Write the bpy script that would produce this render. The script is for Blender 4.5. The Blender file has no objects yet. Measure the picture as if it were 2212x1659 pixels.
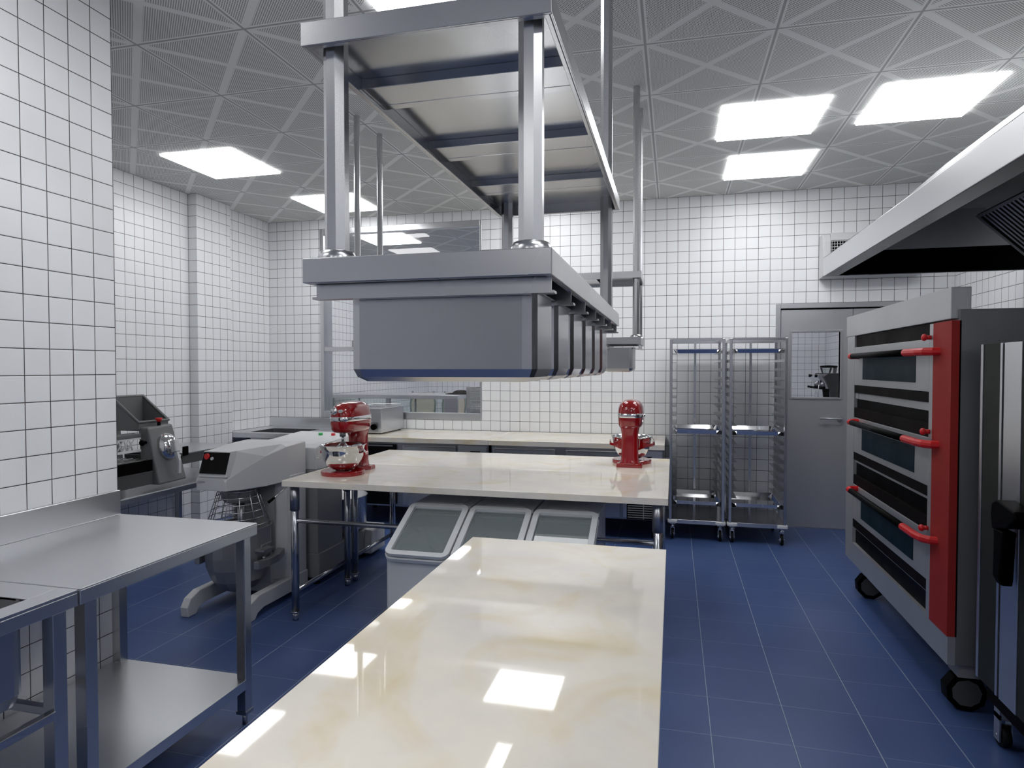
import bpy, math, random
from mathutils import Vector, Matrix
random.seed(7)
S = bpy.context.scene
COL = S.collection
PI = math.pi
CH = 1.4265                      # eye height

# ------------------------------------------------------------------ materials
def new_mat(name):
    m = bpy.data.materials.new(name); m.use_nodes = True
    nt = m.node_tree; nt.nodes.clear()
    out = nt.nodes.new('ShaderNodeOutputMaterial')
    return m, nt, out
def N(nt, t, **kw):
    n = nt.nodes.new(t)
    for k, v in kw.items(): setattr(n, k, v)
    return n
def math_(nt, op, a, b=None, c=None, clamp=False):
    n = nt.nodes.new('ShaderNodeMath'); n.operation = op; n.use_clamp = clamp
    for i, v in enumerate((a, b, c)):
        if v is None: continue
        if isinstance(v, (int, float)): n.inputs[i].default_value = v
        else: nt.links.new(v, n.inputs[i])
    return n.outputs[0]
def maprange(nt, v, a, b, c=0.0, d=1.0, smooth=False):
    n = nt.nodes.new('ShaderNodeMapRange')
    if smooth: n.interpolation_type = 'SMOOTHSTEP'
    nt.links.new(v, n.inputs[0])
    for i, x in enumerate((a, b, c, d)): n.inputs[i+1].default_value = x
    return n.outputs[0]
def mixc(nt, f, a, b):
    n = nt.nodes.new('ShaderNodeMix'); n.data_type = 'RGBA'
    if isinstance(f, (int, float)): n.inputs[0].default_value = f
    else: nt.links.new(f, n.inputs[0])
    for i, v in ((6, a), (7, b)):
        if isinstance(v, tuple): n.inputs[i].default_value = (*v, 1)
        else: nt.links.new(v, n.inputs[i])
    return n.outputs[2]
def noise(nt, scale, detail=3, vec=None, rough=.5):
    n = N(nt, 'ShaderNodeTexNoise'); n.inputs['Scale'].default_value = scale
    n.inputs['Detail'].default_value = detail; n.inputs['Roughness'].default_value = rough
    if vec is not None: nt.links.new(vec, n.inputs['Vector'])
    return n.outputs['Fac']
def simple(name, col, rough=.5, metal=0., coat=0., spec=.5, var=0., varscale=6.):
    m, nt, out = new_mat(name)
    b = N(nt, 'ShaderNodeBsdfPrincipled')
    b.inputs['Base Color'].default_value = (*col, 1); b.inputs['Roughness'].default_value = rough
    b.inputs['Metallic'].default_value = metal; b.inputs['Coat Weight'].default_value = coat
    b.inputs['Coat Roughness'].default_value = .04
    b.inputs['Specular IOR Level'].default_value = spec
    tc = N(nt, 'ShaderNodeTexCoord')
    f = noise(nt, varscale, 2, tc.outputs['Object'])
    if var:
        c = mixc(nt, f, tuple(x*(1-var) for x in col), tuple(min(1, x*(1+var)) for x in col))
        nt.links.new(c, b.inputs['Base Color'])
    nt.links.new(maprange(nt, f, .3, .7, rough*.9, rough*1.12), b.inputs['Roughness'])
    nt.links.new(b.outputs[0], out.inputs[0])
    return m
def steel(name, col=(.58, .585, .592), rough=.27, brush=None):
    m, nt, out = new_mat(name)
    b = N(nt, 'ShaderNodeBsdfPrincipled')
    b.inputs['Base Color'].default_value = (*col, 1); b.inputs['Metallic'].default_value = 1
    tc = N(nt, 'ShaderNodeTexCoord')
    f = noise(nt, 1.6, 1, tc.outputs['Object'])
    nt.links.new(maprange(nt, f, .3, .7, rough*.95, rough*1.05), b.inputs['Roughness'])
    nt.links.new(b.outputs[0], out.inputs[0])
    return m
def tile_mat(name, axes, off, pitch=.1, base=(.84, .85, .87), grout=(.012, .012, .014), gw=.0016, rough=.33, mott=.05):
    m, nt, out = new_mat(name)
    b = N(nt, 'ShaderNodeBsdfPrincipled'); b.inputs['Roughness'].default_value = rough
    tc = N(nt, 'ShaderNodeTexCoord'); sp = N(nt, 'ShaderNodeSeparateXYZ')
    nt.links.new(tc.outputs['Object'], sp.inputs[0])
    ds = []
    for a, o in zip(axes, off):
        v = math_(nt, 'SUBTRACT', sp.outputs['XYZ'.index(a)], o)
        ds.append(math_(nt, 'PINGPONG', v, pitch/2))       # 0 on a joint, pitch/2 mid-tile
    d = math_(nt, 'MINIMUM', ds[0], ds[1])
    fac = maprange(nt, d, gw*.75, gw*1.35)
    f1 = noise(nt, 1.7, 3, tc.outputs['Object'])
    c = mixc(nt, maprange(nt, f1, .35, .65), tuple(x*(1-mott) for x in base), base)
    nt.links.new(mixc(nt, fac, grout, c), b.inputs['Base Color'])
    h = maprange(nt, d, gw, gw*3.4, 0, 1, True)
    bp = N(nt, 'ShaderNodeBump'); bp.inputs['Strength'].default_value = .55; bp.inputs['Distance'].default_value = .0012
    nt.links.new(h, bp.inputs['Height']); nt.links.new(bp.outputs[0], b.inputs['Normal'])
    nt.links.new(b.outputs[0], out.inputs[0])
    return m
def floor_mat():
    m, nt, out = new_mat('blue floor tile')
    b = N(nt, 'ShaderNodeBsdfPrincipled'); b.inputs['Roughness'].default_value = .38
    tc = N(nt, 'ShaderNodeTexCoord'); sp = N(nt, 'ShaderNodeSeparateXYZ')
    nt.links.new(tc.outputs['Object'], sp.inputs[0])
    dx = math_(nt, 'PINGPONG', math_(nt, 'SUBTRACT', sp.outputs[0], .150), .15)
    dy = math_(nt, 'PINGPONG', math_(nt, 'SUBTRACT', sp.outputs[1], 2.583), .15)
    fx = maprange(nt, dx, .0011, .0019); fy = maprange(nt, dy, .0011, .0019)
    f1 = noise(nt, 2.2, 3, tc.outputs['Object'])
    c = mixc(nt, maprange(nt, f1, .35, .65), (.044, .080, .215), (.055, .096, .245))
    c = mixc(nt, fy, (.14, .19, .30), c)
    c = mixc(nt, fx, (.30, .36, .45), c)
    nt.links.new(c, b.inputs['Base Color'])
    bp = N(nt, 'ShaderNodeBump'); bp.inputs['Strength'].default_value = .4; bp.inputs['Distance'].default_value = .001
    nt.links.new(maprange(nt, math_(nt, 'MINIMUM', dx, dy), .001, .004, 0, 1, True), bp.inputs['Height'])
    nt.links.new(bp.outputs[0], b.inputs['Normal'])
    nt.links.new(b.outputs[0], out.inputs[0])
    return m
def ceiling_mat():
    m, nt, out = new_mat('perforated ceiling')
    b = N(nt, 'ShaderNodeBsdfPrincipled'); b.inputs['Roughness'].default_value = .7; b.inputs['Specular IOR Level'].default_value = .25
    tc = N(nt, 'ShaderNodeTexCoord'); sp = N(nt, 'ShaderNodeSeparateXYZ')
    nt.links.new(tc.outputs['Object'], sp.inputs[0])
    P = .6
    u = math_(nt, 'WRAP', math_(nt, 'SUBTRACT', sp.outputs[0], -.142), P, 0.)
    v = math_(nt, 'WRAP', math_(nt, 'SUBTRACT', sp.outputs[1], .234), P, 0.)
    ex = math_(nt, 'PINGPONG', u, P/2); ey = math_(nt, 'PINGPONG', v, P/2)
    edge = math_(nt, 'MINIMUM', ex, ey)
    joint = maprange(nt, edge, .0058, .0066)                    # 0 in the joint
    d1 = math_(nt, 'ABSOLUTE', math_(nt, 'SUBTRACT', u, v))
    d2 = math_(nt, 'ABSOLUTE', math_(nt, 'SUBTRACT', math_(nt, 'ADD', u, v), P))
    diag = math_(nt, 'MINIMUM', d1, d2)
    p = .0133
    # staggered grid of holes: pitch in the two diagonal directions
    a = math_(nt, 'PINGPONG', math_(nt, 'ADD', math_(nt, 'ADD', u, v), p/2), p/2)
    c_ = math_(nt, 'PINGPONG', math_(nt, 'ADD', math_(nt, 'ADD', math_(nt, 'SUBTRACT', u, v), P), p/2), p/2)
    a2 = math_(nt, 'SUBTRACT', p/2, a); c2 = math_(nt, 'SUBTRACT', p/2, c_)
    rr = math_(nt, 'SQRT', math_(nt, 'ADD', math_(nt, 'MULTIPLY', a2, a2), math_(nt, 'MULTIPLY', c2, c2)))
    hole = maprange(nt, rr, .0038, .0044, 1, 0)
    ok = math_(nt, 'MULTIPLY', maprange(nt, edge, .016, .0165), maprange(nt, diag, .0265, .027))
    hole = math_(nt, 'MULTIPLY', hole, ok)
    c = mixc(nt, hole, CEIL, (.10, .105, .095))
    c = mixc(nt, joint, (CEIL[0]*.5, CEIL[1]*.5, CEIL[2]*.52), c)
    nt.links.new(c, b.inputs['Base Color'])
    nt.links.new(b.outputs[0], out.inputs[0])
    return m
def marble_mat(name='cream marble', stretch=(1, 1, 1)):
    m, nt, out = new_mat(name)
    b = N(nt, 'ShaderNodeBsdfPrincipled'); b.inputs['Roughness'].default_value = .035
    b.inputs['Specular IOR Level'].default_value = .42
    tc = N(nt, 'ShaderNodeTexCoord'); mp = N(nt, 'ShaderNodeMapping')
    mp.inputs['Scale'].default_value = stretch; mp.inputs['Rotation'].default_value = (0, 0, .25)
    geo = N(nt, 'ShaderNodeNewGeometry')
    nt.links.new(geo.outputs['Position'], mp.inputs[0])
    f1 = noise(nt, 2.6, 6, mp.outputs[0], .62)
    n2 = N(nt, 'ShaderNodeTexNoise'); n2.inputs['Scale'].default_value = 3.1; n2.inputs['Detail'].default_value = 5
    n2.inputs['Distortion'].default_value = 1.2
    nt.links.new(mp.outputs[0], n2.inputs['Vector'])
    f3 = noise(nt, 7.5, 4, mp.outputs[0])
    c = mixc(nt, maprange(nt, f1, .38, .60), (.76, .72, .67), (.84, .785, .685))
    c = mixc(nt, maprange(nt, n2.outputs['Fac'], .50, .72, 0, .75), c, (.74, .62, .38))
    c = mixc(nt, maprange(nt, f3, .5, .75, 0, .4), c, (.88, .83, .74))
    nt.links.new(c, b.inputs['Base Color'])
    nt.links.new(b.outputs[0], out.inputs[0])
    return m
def glass_mat(name, tint=(.96, .98, .98), gloss=1.0, ior=1.5, rough=0.0, diff=0.):
    m, nt, out = new_mat(name)
    tr = N(nt, 'ShaderNodeBsdfTransparent'); tr.inputs[0].default_value = (*tint, 1)
    gl = N(nt, 'ShaderNodeBsdfGlossy'); gl.inputs['Roughness'].default_value = rough
    fr = N(nt, 'ShaderNodeFresnel'); fr.inputs[0].default_value = ior
    mx = N(nt, 'ShaderNodeMixShader')
    nt.links.new(math_(nt, 'MULTIPLY', fr.outputs[0], gloss), mx.inputs[0])
    base = tr.outputs[0]
    if diff:
        df_ = N(nt, 'ShaderNodeBsdfDiffuse'); df_.inputs[0].default_value = (.56, .64, .67, 1)
        m2 = N(nt, 'ShaderNodeMixShader'); m2.inputs[0].default_value = diff
        nt.links.new(base, m2.inputs[1]); nt.links.new(df_.outputs[0], m2.inputs[2]); base = m2.outputs[0]
    nt.links.new(base, mx.inputs[1]); nt.links.new(gl.outputs[0], mx.inputs[2])
    nt.links.new(mx.outputs[0], out.inputs[0])
    return m
def emit_mat(name, col, strength):
    m, nt, out = new_mat(name)
    e = N(nt, 'ShaderNodeEmission'); e.inputs[0].default_value = (*col, 1); e.inputs[1].default_value = strength
    nt.links.new(e.outputs[0], out.inputs[0])
    return m

CEIL = (.80, .81, .79)
M = {}
M['floor'] = floor_mat(); M['ceiling'] = ceiling_mat(); M['marble'] = marble_mat()
M['tile_back'] = tile_mat('white tile back', 'XZ', (.034, 0))
M['tile_left'] = tile_mat('white tile left', 'YZ', (.065, 0), mott=.03)
M['tile_near'] = tile_mat('white tile near', 'YZ', (.062, 0), mott=.09)
M['tile_right'] = tile_mat('white tile right', 'YZ', (.069, 0))
M['tile_rear'] = tile_mat('white tile rear', 'XZ', (.09, 0))
M['steel'] = steel('brushed steel')
M['steel_l'] = steel('bright steel sheet', (.66, .67, .69), .30, (2, 60, 60))
M['steel_d'] = steel('dark steel', (.40, .41, .43), .30)
M['chrome'] = steel('polished steel', (.72, .72, .73), .09)
M['tube'] = steel('tube steel', (.50, .51, .54), .18)
M['lamp'] = emit_mat('ceiling panel light', (.985, .99, 1), 9.3)
M['frame_grey'] = simple('grey frame paint', (.42, .43, .45), .35, .55)
M['door_grey'] = simple('door paint', (.47, .48, .50), .32, .5, var=.03)
M['mach'] = simple('machine grey paint', (.55, .56, .57), .42)
M['mach_d'] = simple('machine dark grey paint', (.24, .245, .25), .45)
M['mach_m'] = simple('machine mid grey paint', (.135, .138, .14), .42)
M['cast'] = simple('cast aluminium', (.30, .305, .31), .38, .7)
M['black'] = simple('black plastic', (.002, .002, .002), .45, spec=.04)
M['blackgloss'] = simple('black gloss', (.002, .002, .002), .3, spec=.15)
M['brown'] = simple('dark brown slot', (.0045, .0028, .0028), .6, spec=.08)
M['rubber'] = simple('black rubber', (.006, .006, .006), .6, spec=.2)
M['red'] = simple('red enamel', (.30, .004, .006), .12, coat=.8)
M['redp'] = simple('red plastic', (.55, .006, .008), .4)
M['redpanel'] = simple('red panel', (.30, .022, .019), .6, spec=.2)
M['green'] = simple('green button', (.02, .35, .08), .4)
M['white'] = simple('white plastic', (.74, .75, .76), .35)
M['whitebtn'] = simple('white button', (.6, .6, .6), .4)
M['bin'] = simple('bin white plastic', (.60, .62, .64), .38)
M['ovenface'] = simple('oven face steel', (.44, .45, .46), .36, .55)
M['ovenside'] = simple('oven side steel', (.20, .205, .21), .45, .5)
M['teal'] = simple('oven door glass', (.005, .016, .025), .45, spec=.1)
M['combiglass'] = simple('dark oven glass', (.020, .024, .020), .5, spec=.2)
M['hood_fil'] = steel('filter frame steel', (.22, .22, .22), .35)
M['frame_p'] = simple('air unit plastic', (.58, .59, .60), .4)
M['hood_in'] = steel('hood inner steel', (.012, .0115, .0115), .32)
M['glass'] = glass_mat('window glass', (.985, .985, .985))
M['lid'] = glass_mat('clear lid plastic', (.80, .83, .83), 1.0, 1.5, diff=.30)
M['dglass'] = glass_mat('display glass', (.90, .94, .93), 1.0, 1.45)
M['beige'] = simple('beige upholstery', (.52, .49, .42), .8, var=.06)
M['chairgreen'] = simple('grey green frame', (.20, .25, .24), .5)
M['wood'] = simple('pale wood', (.55, .46, .30), .5, var=.05)
M['darkgrey'] = simple('anthracite', (.07, .07, .07), .5)

# ------------------------------------------------------------------ mesh builder
class MB:
    def __init__(s, mx=None):
        s.v = []; s.f = []; s.sm = []; s.mx = mx; s.smooth = False
    def add(s, vs, fs, smooth=None):
        o = len(s.v)
        for v in vs:
            v = Vector(v)
            if s.mx is not None: v = s.mx @ v
            s.v.append(v)
        for f in fs:
            s.f.append([i+o for i in f]); s.sm.append(s.smooth if smooth is None else smooth)
        return s
    def box(s, x0, x1, y0, y1, z0, z1):
        return s.add([(x0,y0,z0),(x1,y0,z0),(x1,y1,z0),(x0,y1,z0),(x0,y0,z1),(x1,y0,z1),(x1,y1,z1),(x0,y1,z1)],
                     [(3,2,1,0),(4,5,6,7),(0,1,5,4),(1,2,6,5),(2,3,7,6),(3,0,4,7)])
    def loft(s, loops, cap=True, smooth=None, close=False):
        n = len(loops[0]); vs = [p for l in loops for p in l]; fs = []
        for k in range(len(loops)-1):
            for i in range(n):
                j = (i+1) % n
                fs.append((k*n+i, k*n+j, (k+1)*n+j, (k+1)*n+i))
        if close:
            k = len(loops)-1
            for i in range(n):
                j = (i+1) % n; fs.append((k*n+i, k*n+j, j, i))
        s.add(vs, fs, smooth)
        if cap and not close:
            o = len(s.v)-len(vs)
            s.f.append([o+i for i in reversed(range(n))]); s.sm.append(False)
            s.f.append([o+(len(loops)-1)*n+i for i in range(n)]); s.sm.append(False)
        return s
    def cyl(s, a, b, r, r2=None, n=16, smooth=True, cap=True, phase=0.):
        a = Vector(a); b = Vector(b); d = (b-a).normalized()
        u = d.orthogonal().normalized() if abs(d.z) < .999 else Vector((1,0,0))
        w = d.cross(u)
        r2 = r if r2 is None else r2
        L = []
        for c, rr in ((a, r), (b, r2)):
            L.append([c+(u*math.cos(2*PI*i/n+phase)+w*math.sin(2*PI*i/n+phase))*rr for i in range(n)])
        return s.loft(L, cap, smooth)
    def tube(s, pts, r, n=8, closed=False, smooth=True):
        pts = [Vector(p) for p in pts]; L = []; m = len(pts); u = None
        for i, p in enumerate(pts):
            if closed: d = pts[(i+1) % m]-pts[i-1]
            else: d = pts[min(i+1, m-1)]-pts[max(i-1, 0)]
            d.normalize()
            if u is None: u = d.orthogonal().normalized()
            else:
                u = u-d*u.dot(d)
                u = u.normalized() if u.length > 1e-6 else d.orthogonal().normalized()
            w = d.cross(u)
            L.append([p+(u*math.cos(2*PI*k/n)+w*math.sin(2*PI*k/n))*r for k in range(n)])
        return s.loft(L, not closed, smooth, closed)
    def lathe(s, prof, c=(0,0,0), n=32, smooth=True, axis='Z'):
        L = []
        for r, h in prof:
            r = max(r, 1e-5); lp = []
            for i in range(n):
                a = 2*PI*i/n
                p = (r*math.cos(a), r*math.sin(a), h)
                if axis == 'X': p = (h, r*math.cos(a), r*math.sin(a))
                if axis == 'Y': p = (r*math.sin(a), h, r*math.cos(a))
                lp.append((p[0]+c[0], p[1]+c[1], p[2]+c[2]))
            L.append(lp)
        return s.loft(L, False, smooth)
    def prism(s, poly, axis, a, b):
        # poly in the two other axes, extruded from a to b along axis
        def P(q, t):
            return {'X': (t, q[0], q[1]), 'Y': (q[0], t, q[1]), 'Z': (q[0], q[1], t)}[axis]
        return s.loft([[P(q, a) for q in poly], [P(q, b) for q in poly]], True)
    def sphere(s, c, r, n=16, m=10, sc=(1,1,1)):
        prof = [(math.sin(PI*k/m), -math.cos(PI*k/m)) for k in range(m+1)]
        L = []
        for rr, h in prof:
            rr = max(rr, 1e-4)
            L.append([(c[0]+r*sc[0]*rr*math.cos(2*PI*i/n), c[1]+r*sc[1]*rr*math.sin(2*PI*i/n), c[2]+r*sc[2]*h) for i in range(n)])
        return s.loft(L, False, True)
    def build(s, name, mat, parent=None, bevel=0., org=None, seg=2):
        me = bpy.data.meshes.new(name)
        if parent is not None:
            q = parent
            while q.parent is not None: q = q.parent
            o = Vector(q.location)
        else: o = Vector(org) if org is not None else Vector((0,0,0))
        me.from_pydata([v-o for v in s.v], [], s.f)
        me.polygons.foreach_set('use_smooth', s.sm)
        me.materials.append(M[mat] if isinstance(mat, str) else mat)
        import bmesh
        bm = bmesh.new(); bm.from_mesh(me); bmesh.ops.recalc_face_normals(bm, faces=bm.faces)
        bm.to_mesh(me); bm.free(); me.update()
        ob = bpy.data.objects.new(name, me); COL.objects.link(ob)
        if parent is not None: ob.parent = parent
        elif org is not None: ob.location = o
        if bevel:
            b = ob.modifiers.new('bevel', 'BEVEL'); b.width = bevel; b.segments = seg
            b.limit_method = 'ANGLE'; b.angle_limit = math.radians(40)
            b.harden_normals = False
        return ob
def rrect(x0, x1, y0, y1, z, r, n=3, f=None):
    pts = []
    for cx, cy, a0 in ((x1-r, y1-r, 0), (x0+r, y1-r, PI/2), (x0+r, y0+r, PI), (x1-r, y0+r, 1.5*PI)):
        for i in range(n+1):
            a = a0+PI/2*i/n
            x, y = cx+r*math.cos(a), cy+r*math.sin(a)
            pts.append((x, y, f(x, y) if f else z))
    return pts
def sel(cx, cy, hx, hy, z, e=3.5, n=32):
    pts = []
    for i in range(n):
        a = 2*PI*i/n; c, s_ = math.cos(a), math.sin(a)
        pts.append((cx+hx*math.copysign(abs(c)**(2/e), c), cy+hy*math.copysign(abs(s_)**(2/e), s_), z))
    return pts
def B(*a): return MB().box(*a)
def thing(name, label, cat, loc, group=None):
    o = bpy.data.objects.new(name, None); COL.objects.link(o); o.location = loc
    o.empty_display_size = .05
    o['label'] = label; o['category'] = cat
    if group: o['group'] = group
    return o
def tag(o, label, cat, group=None, kind=None):
    o['label'] = label; o['category'] = cat
    if group: o['group'] = group
    if kind: o['kind'] = kind
    return o
def struct(name, mb, mat, bevel=0.):
    o = mb.build(name, mat, bevel=bevel); o['kind'] = 'structure'; return o
def kids(o): return [c for c in bpy.data.objects if c.parent is o]
def dup(root, loc, rz=None, label=None, group=None):
    tree = kids(root)
    r = root.copy(); COL.objects.link(r); r.location = loc
    if rz is not None: r.rotation_euler = (0, 0, rz)
    if label: r['label'] = label
    if group: r['group'] = group
    for ch in tree:
        sub = kids(ch)
        c = ch.copy(); COL.objects.link(c); c.parent = r
        for g in sub:
            d = g.copy(); COL.objects.link(d); d.parent = c
    return r

# ------------------------------------------------------------------ camera
cam = bpy.data.cameras.new('camera'); co = bpy.data.objects.new('camera', cam); COL.objects.link(co)
cam.sensor_fit = 'HORIZONTAL'; cam.sensor_width = 36; cam.lens = 22.63237; cam.clip_start = .02; cam.clip_end = 60
yaw, pit, rol = -0.245572515, -0.0246085227, -0.000432438596
f = Vector((math.sin(yaw)*math.cos(pit), math.cos(yaw)*math.cos(pit), math.sin(pit)))
ri = Vector((math.cos(yaw), -math.sin(yaw), 0)); up = ri.cross(f)
r2 = ri*math.cos(rol)+up*math.sin(rol); u2 = -ri*math.sin(rol)+up*math.cos(rol)
mw = Matrix(((r2.x, u2.x, -f.x, 0), (r2.y, u2.y, -f.y, 0), (r2.z, u2.z, -f.z, CH), (0, 0, 0, 1)))
co.matrix_world = mw
S.camera = co

# ------------------------------------------------------------------ room
XL, XR, YB, YE, YN = -4.263, 2.29, 6.169, 10.87, -7.0
WX, WE = -2.316, 2.263          # near left wall face and its far end
struct('floor', B(-6, 4, YN-.2, YE+.2, -.1, 0), 'floor')
struct('ceiling', B(-6, 4, YN-.2, YE+.2, 3.0, 3.12), 'ceiling')
# left wall with a pilaster, carries on behind the window wall
struct('wall_left', B(XL-.2, XL, WE, YE, 0, 3), 'tile_left')
struct('wall_left_pilaster', B(XL-.01, -4.174, 4.967, 5.42, 0, 3), 'tile_left')
struct('wall_left_near', B(WX-.2, WX, YN, WE, 0, 3), 'tile_near')
struct('wall_left_return', B(XL, WX-.2, WE-.2, WE, 0, 3), 'tile_rear')
struct('wall_right', B(XR, XR+.2, YN, YE, 0, 3), 'tile_right')
struct('wall_near', B(WX-.3, XR+.2, YN-.2, YN, 0, 3), 'tile_rear')
struct('wall_far', B(XL-.2, XR+.2, YE, YE+.2, 0, 3), 'tile_rear')
# back wall with the window and the door openings
WX0, WX1, WZ0, WZ1 = -3.652, -1.856, .902, 2.9
DX0, DX1, DZ = .885, 2.15, 1.997
T = .2
bw = MB()
bw.box(XL, WX0, YB, YB+T, 0, 3); bw.box(WX0, WX1, YB, YB+T, 0, WZ0); bw.box(WX0, WX1, YB, YB+T, WZ1, 3)
bw.box(WX1, DX0, YB, YB+T, 0, 3); bw.box(DX0, DX1, YB, YB+T, DZ, 3); bw.box(DX1, XR, YB, YB+T, 0, 3)
struct('wall_back', bw, 'tile_back')
# window: frame, transom, reveal, pane
wf = MB()
wf.box(WX0, WX0+.045, YB-.004, YB+.06, WZ0, WZ1); wf.box(WX1-.02, WX1, YB-.004, YB+.06, WZ0, WZ1)
wf.box(WX0+.045, WX1-.02, YB-.004, YB+.06, WZ0, WZ0+.07); wf.box(WX0+.045, WX1-.02, YB-.004, YB+.06, WZ1-.06, WZ1)
wf.box(WX0+.045, WX1-.02, YB+.004, YB+.06, 1.605, 1.652)
wf.box(WX0, WX0+.028, YB+.06, YB+T, WZ0, WZ1); wf.box(WX1-.01, WX1, YB+.06, YB+T, WZ0, WZ1)
wf.box(WX0+.028, WX1-.01, YB+.06, YB+T, WZ1-.03, WZ1); wf.box(WX0+.028, WX1-.01, YB+.06, YB+T+.03, WZ0, WZ0+.05)
w1 = struct('window_1', wf, 'steel_l', .002)
pn = B(WX0+.02, WX1-.01, YB+.085, YB+.091, WZ0+.05, WZ1-.03).build('pane', 'glass', w1)
# double door in the back wall
df = MB()
df.box(DX0, DX0+.04, YB-.012, YB+.08, 0, DZ); df.box(DX1-.04, DX1, YB-.012, YB+.08, 0, DZ)
df.box(DX0+.04, DX1-.04, YB-.012, YB+.08, DZ-.042, DZ)
d1 = struct('door_1', df, 'frame_grey', .003)
gx0, gx1, gz0, gz1 = 1.022, 1.416, 1.168, 1.743
lf = MB()
lx0, lx1, lz = .932, 1.513, 1.942
lf.box(lx0, gx0, YB+.004, YB+.05, .012, lz); lf.box(gx1, lx1, YB+.004, YB+.05, .012, lz)
lf.box(gx0, gx1, YB+.004, YB+.05, .012, gz0); lf.box(gx0, gx1, YB+.004, YB+.05, gz1, lz)
leaf = lf.build('door_leaf', 'door_grey', d1)
gb = MB()
gb.box(gx0-.018, gx0, YB-.004, YB+.055, gz0-.018, gz1+.018); gb.box(gx1, gx1+.018, YB-.004, YB+.055, gz0-.018, gz1+.018)
gb.box(gx0, gx1, YB-.004, YB+.055, gz0-.018, gz0); gb.box(gx0, gx1, YB-.004, YB+.055, gz1, gz1+.018)
gb.build('vision_panel_frame', 'frame_grey', leaf, .002)
B(gx0, gx1, YB+.022, YB+.028, gz0, gz1).build('vision_panel_glass', 'glass', leaf)
h = MB(); h.lathe([(0, -.012), (.026, -.012), (.026, 0), (0, 0)], (1.423, YB+.006, .982), 24, False, 'Y')
h.tube([(1.423, YB-.005, .982), (1.423, YB-.045, .982), (1.405, YB-.05, .982), (1.25, YB-.05, .984)], .009, 10)
h.build('door_handle', 'frame_grey', leaf)
lf2 = MB().box(1.519, 2.108, YB+.004, YB+.05, .012, lz)
lf2.build('door_leaf', 'door_grey', d1)
B(DX0+.04, DX1-.04, YB+.052, YB+.07, 1.942, 1.955).build('door_stop', 'black', d1)
B(DX0+.04, DX1-.04, YB-.004, YB+.09, 0, .011).build('threshold', 'steel_l', d1)

# ceiling lights
LT = [(-3.67, 4.0, 'square ceiling light nearest the tiled pilaster on the left'),
      (-3.42, 5.29, 'ceiling light close to the back left corner, behind the hanging shelf post'),
      (.28, 4.09, 'middle ceiling light, left of the larger slanted one on the right'),
      (1.13, 4.0, 'rightmost ceiling light, above the exhaust hood'),
      (.40, 5.07, 'ceiling light closest to the back wall above the trolleys'),
      (-1.266, 2.04, 'ceiling light cut by the top edge of the photo above the hanging shelf'),
      (-3.67, 6.975, 'ceiling light seen through the window in the next room')]
LH = [(-1.55, 5.18), (-1.266, 4.0), (-1.9, .9), (.1, .35), (1.3, .2), (-2.2, -.6), (1.3, -1.2), (-1.27, -3.0), (.5, -3.0), (-1.27, -5.4), (.5, -5.4), (.0, 7.4), (-3.67, 9.0), (1.0, 9.0), (-1.3, 9.0), (-1.6, 7.4), (-2.6, 8.4)]  # first two inferred from table reflections; the rest added unseen to brighten the rooms
def lightpanel(x, y):
    return B(x, x+.6, y, y+.6, 2.988, 2.999).build('ceiling_light', 'lamp', org=(x+.3, y+.3, 2.988))
for x, y, lab in LT: tag(lightpanel(x, y), lab, 'ceiling light')
for x, y in LH: tag(lightpanel(x, y), 'square white ceiling light panel, hidden or added unseen to brighten the rooms', 'ceiling light', 'ceiling lights out of view')

# ------------------------------------------------------------------ marble tables
def round_leg(mb_list, x, y, ztop, root, collar=.14, nm='leg'):
    m = MB(); m.cyl((x, y, .045), (x, y, ztop), .0215, n=24)
    l = m.build(nm, 'tube', root)
    m = MB(); m.cyl((x, y, ztop-collar), (x, y, ztop), .0265, n=24); m.build('leg_socket', 'steel_d', l)
    m = MB(); m.cyl((x, y, 0), (x, y, .05), .017, n=20); m.cyl((x, y, .045), (x, y, .052), .0245, n=24); m.build('foot', 'tube', l)
def table(x0, x1, y0, y1, label, braces, name='marble_table', ins=.05):
    t = thing(name, label, 'table', ((x0+x1)/2, (y0+y1)/2, 0))
    B(x0, x1, y0, y1, .766, .80).build('tabletop', 'marble', t, .002)
    for x in (x0+ins, x1-ins):
        for y in (y0+ins, y1-ins): round_leg(None, x, y, .766, t)
    for b in braces:
        m = MB(); m.cyl(b[0], b[1], .0135, n=16); m.build('brace', 'tube', t)
    return t
X0, X1 = -2.119, -.02
table(X0, X1, 3.16, 3.861, 'long marble topped table carrying the two red mixers, flour bins under it',
      [((X0+.05, 3.21, .567), (X1-.05, 3.21, .567)), ((X0+.05, 3.21, .165), (X0+.05, 3.81, .165)), ((X1-.05, 3.21, .165), (X1-.05, 3.81, .165))])
table(X0, X1, 3.863, 4.562, 'marble topped table pushed against the far side of the mixer table',
      [((X0+.05, 4.51, .567), (X1-.05, 4.51, .567)), ((X0+.05, 3.913, .165), (X0+.05, 4.51, .165)), ((X1-.05, 3.913, .165), (X1-.05, 4.51, .165))])
table(-.72, -.02, .771, 2.272, 'cream marble table nearest the camera, under the hanging pan shelf',
      [((-.67, .82, .165), (-.07, .82, .165)), ((-.67, .82, .567), (-.67, 2.22, .567))])

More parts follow.
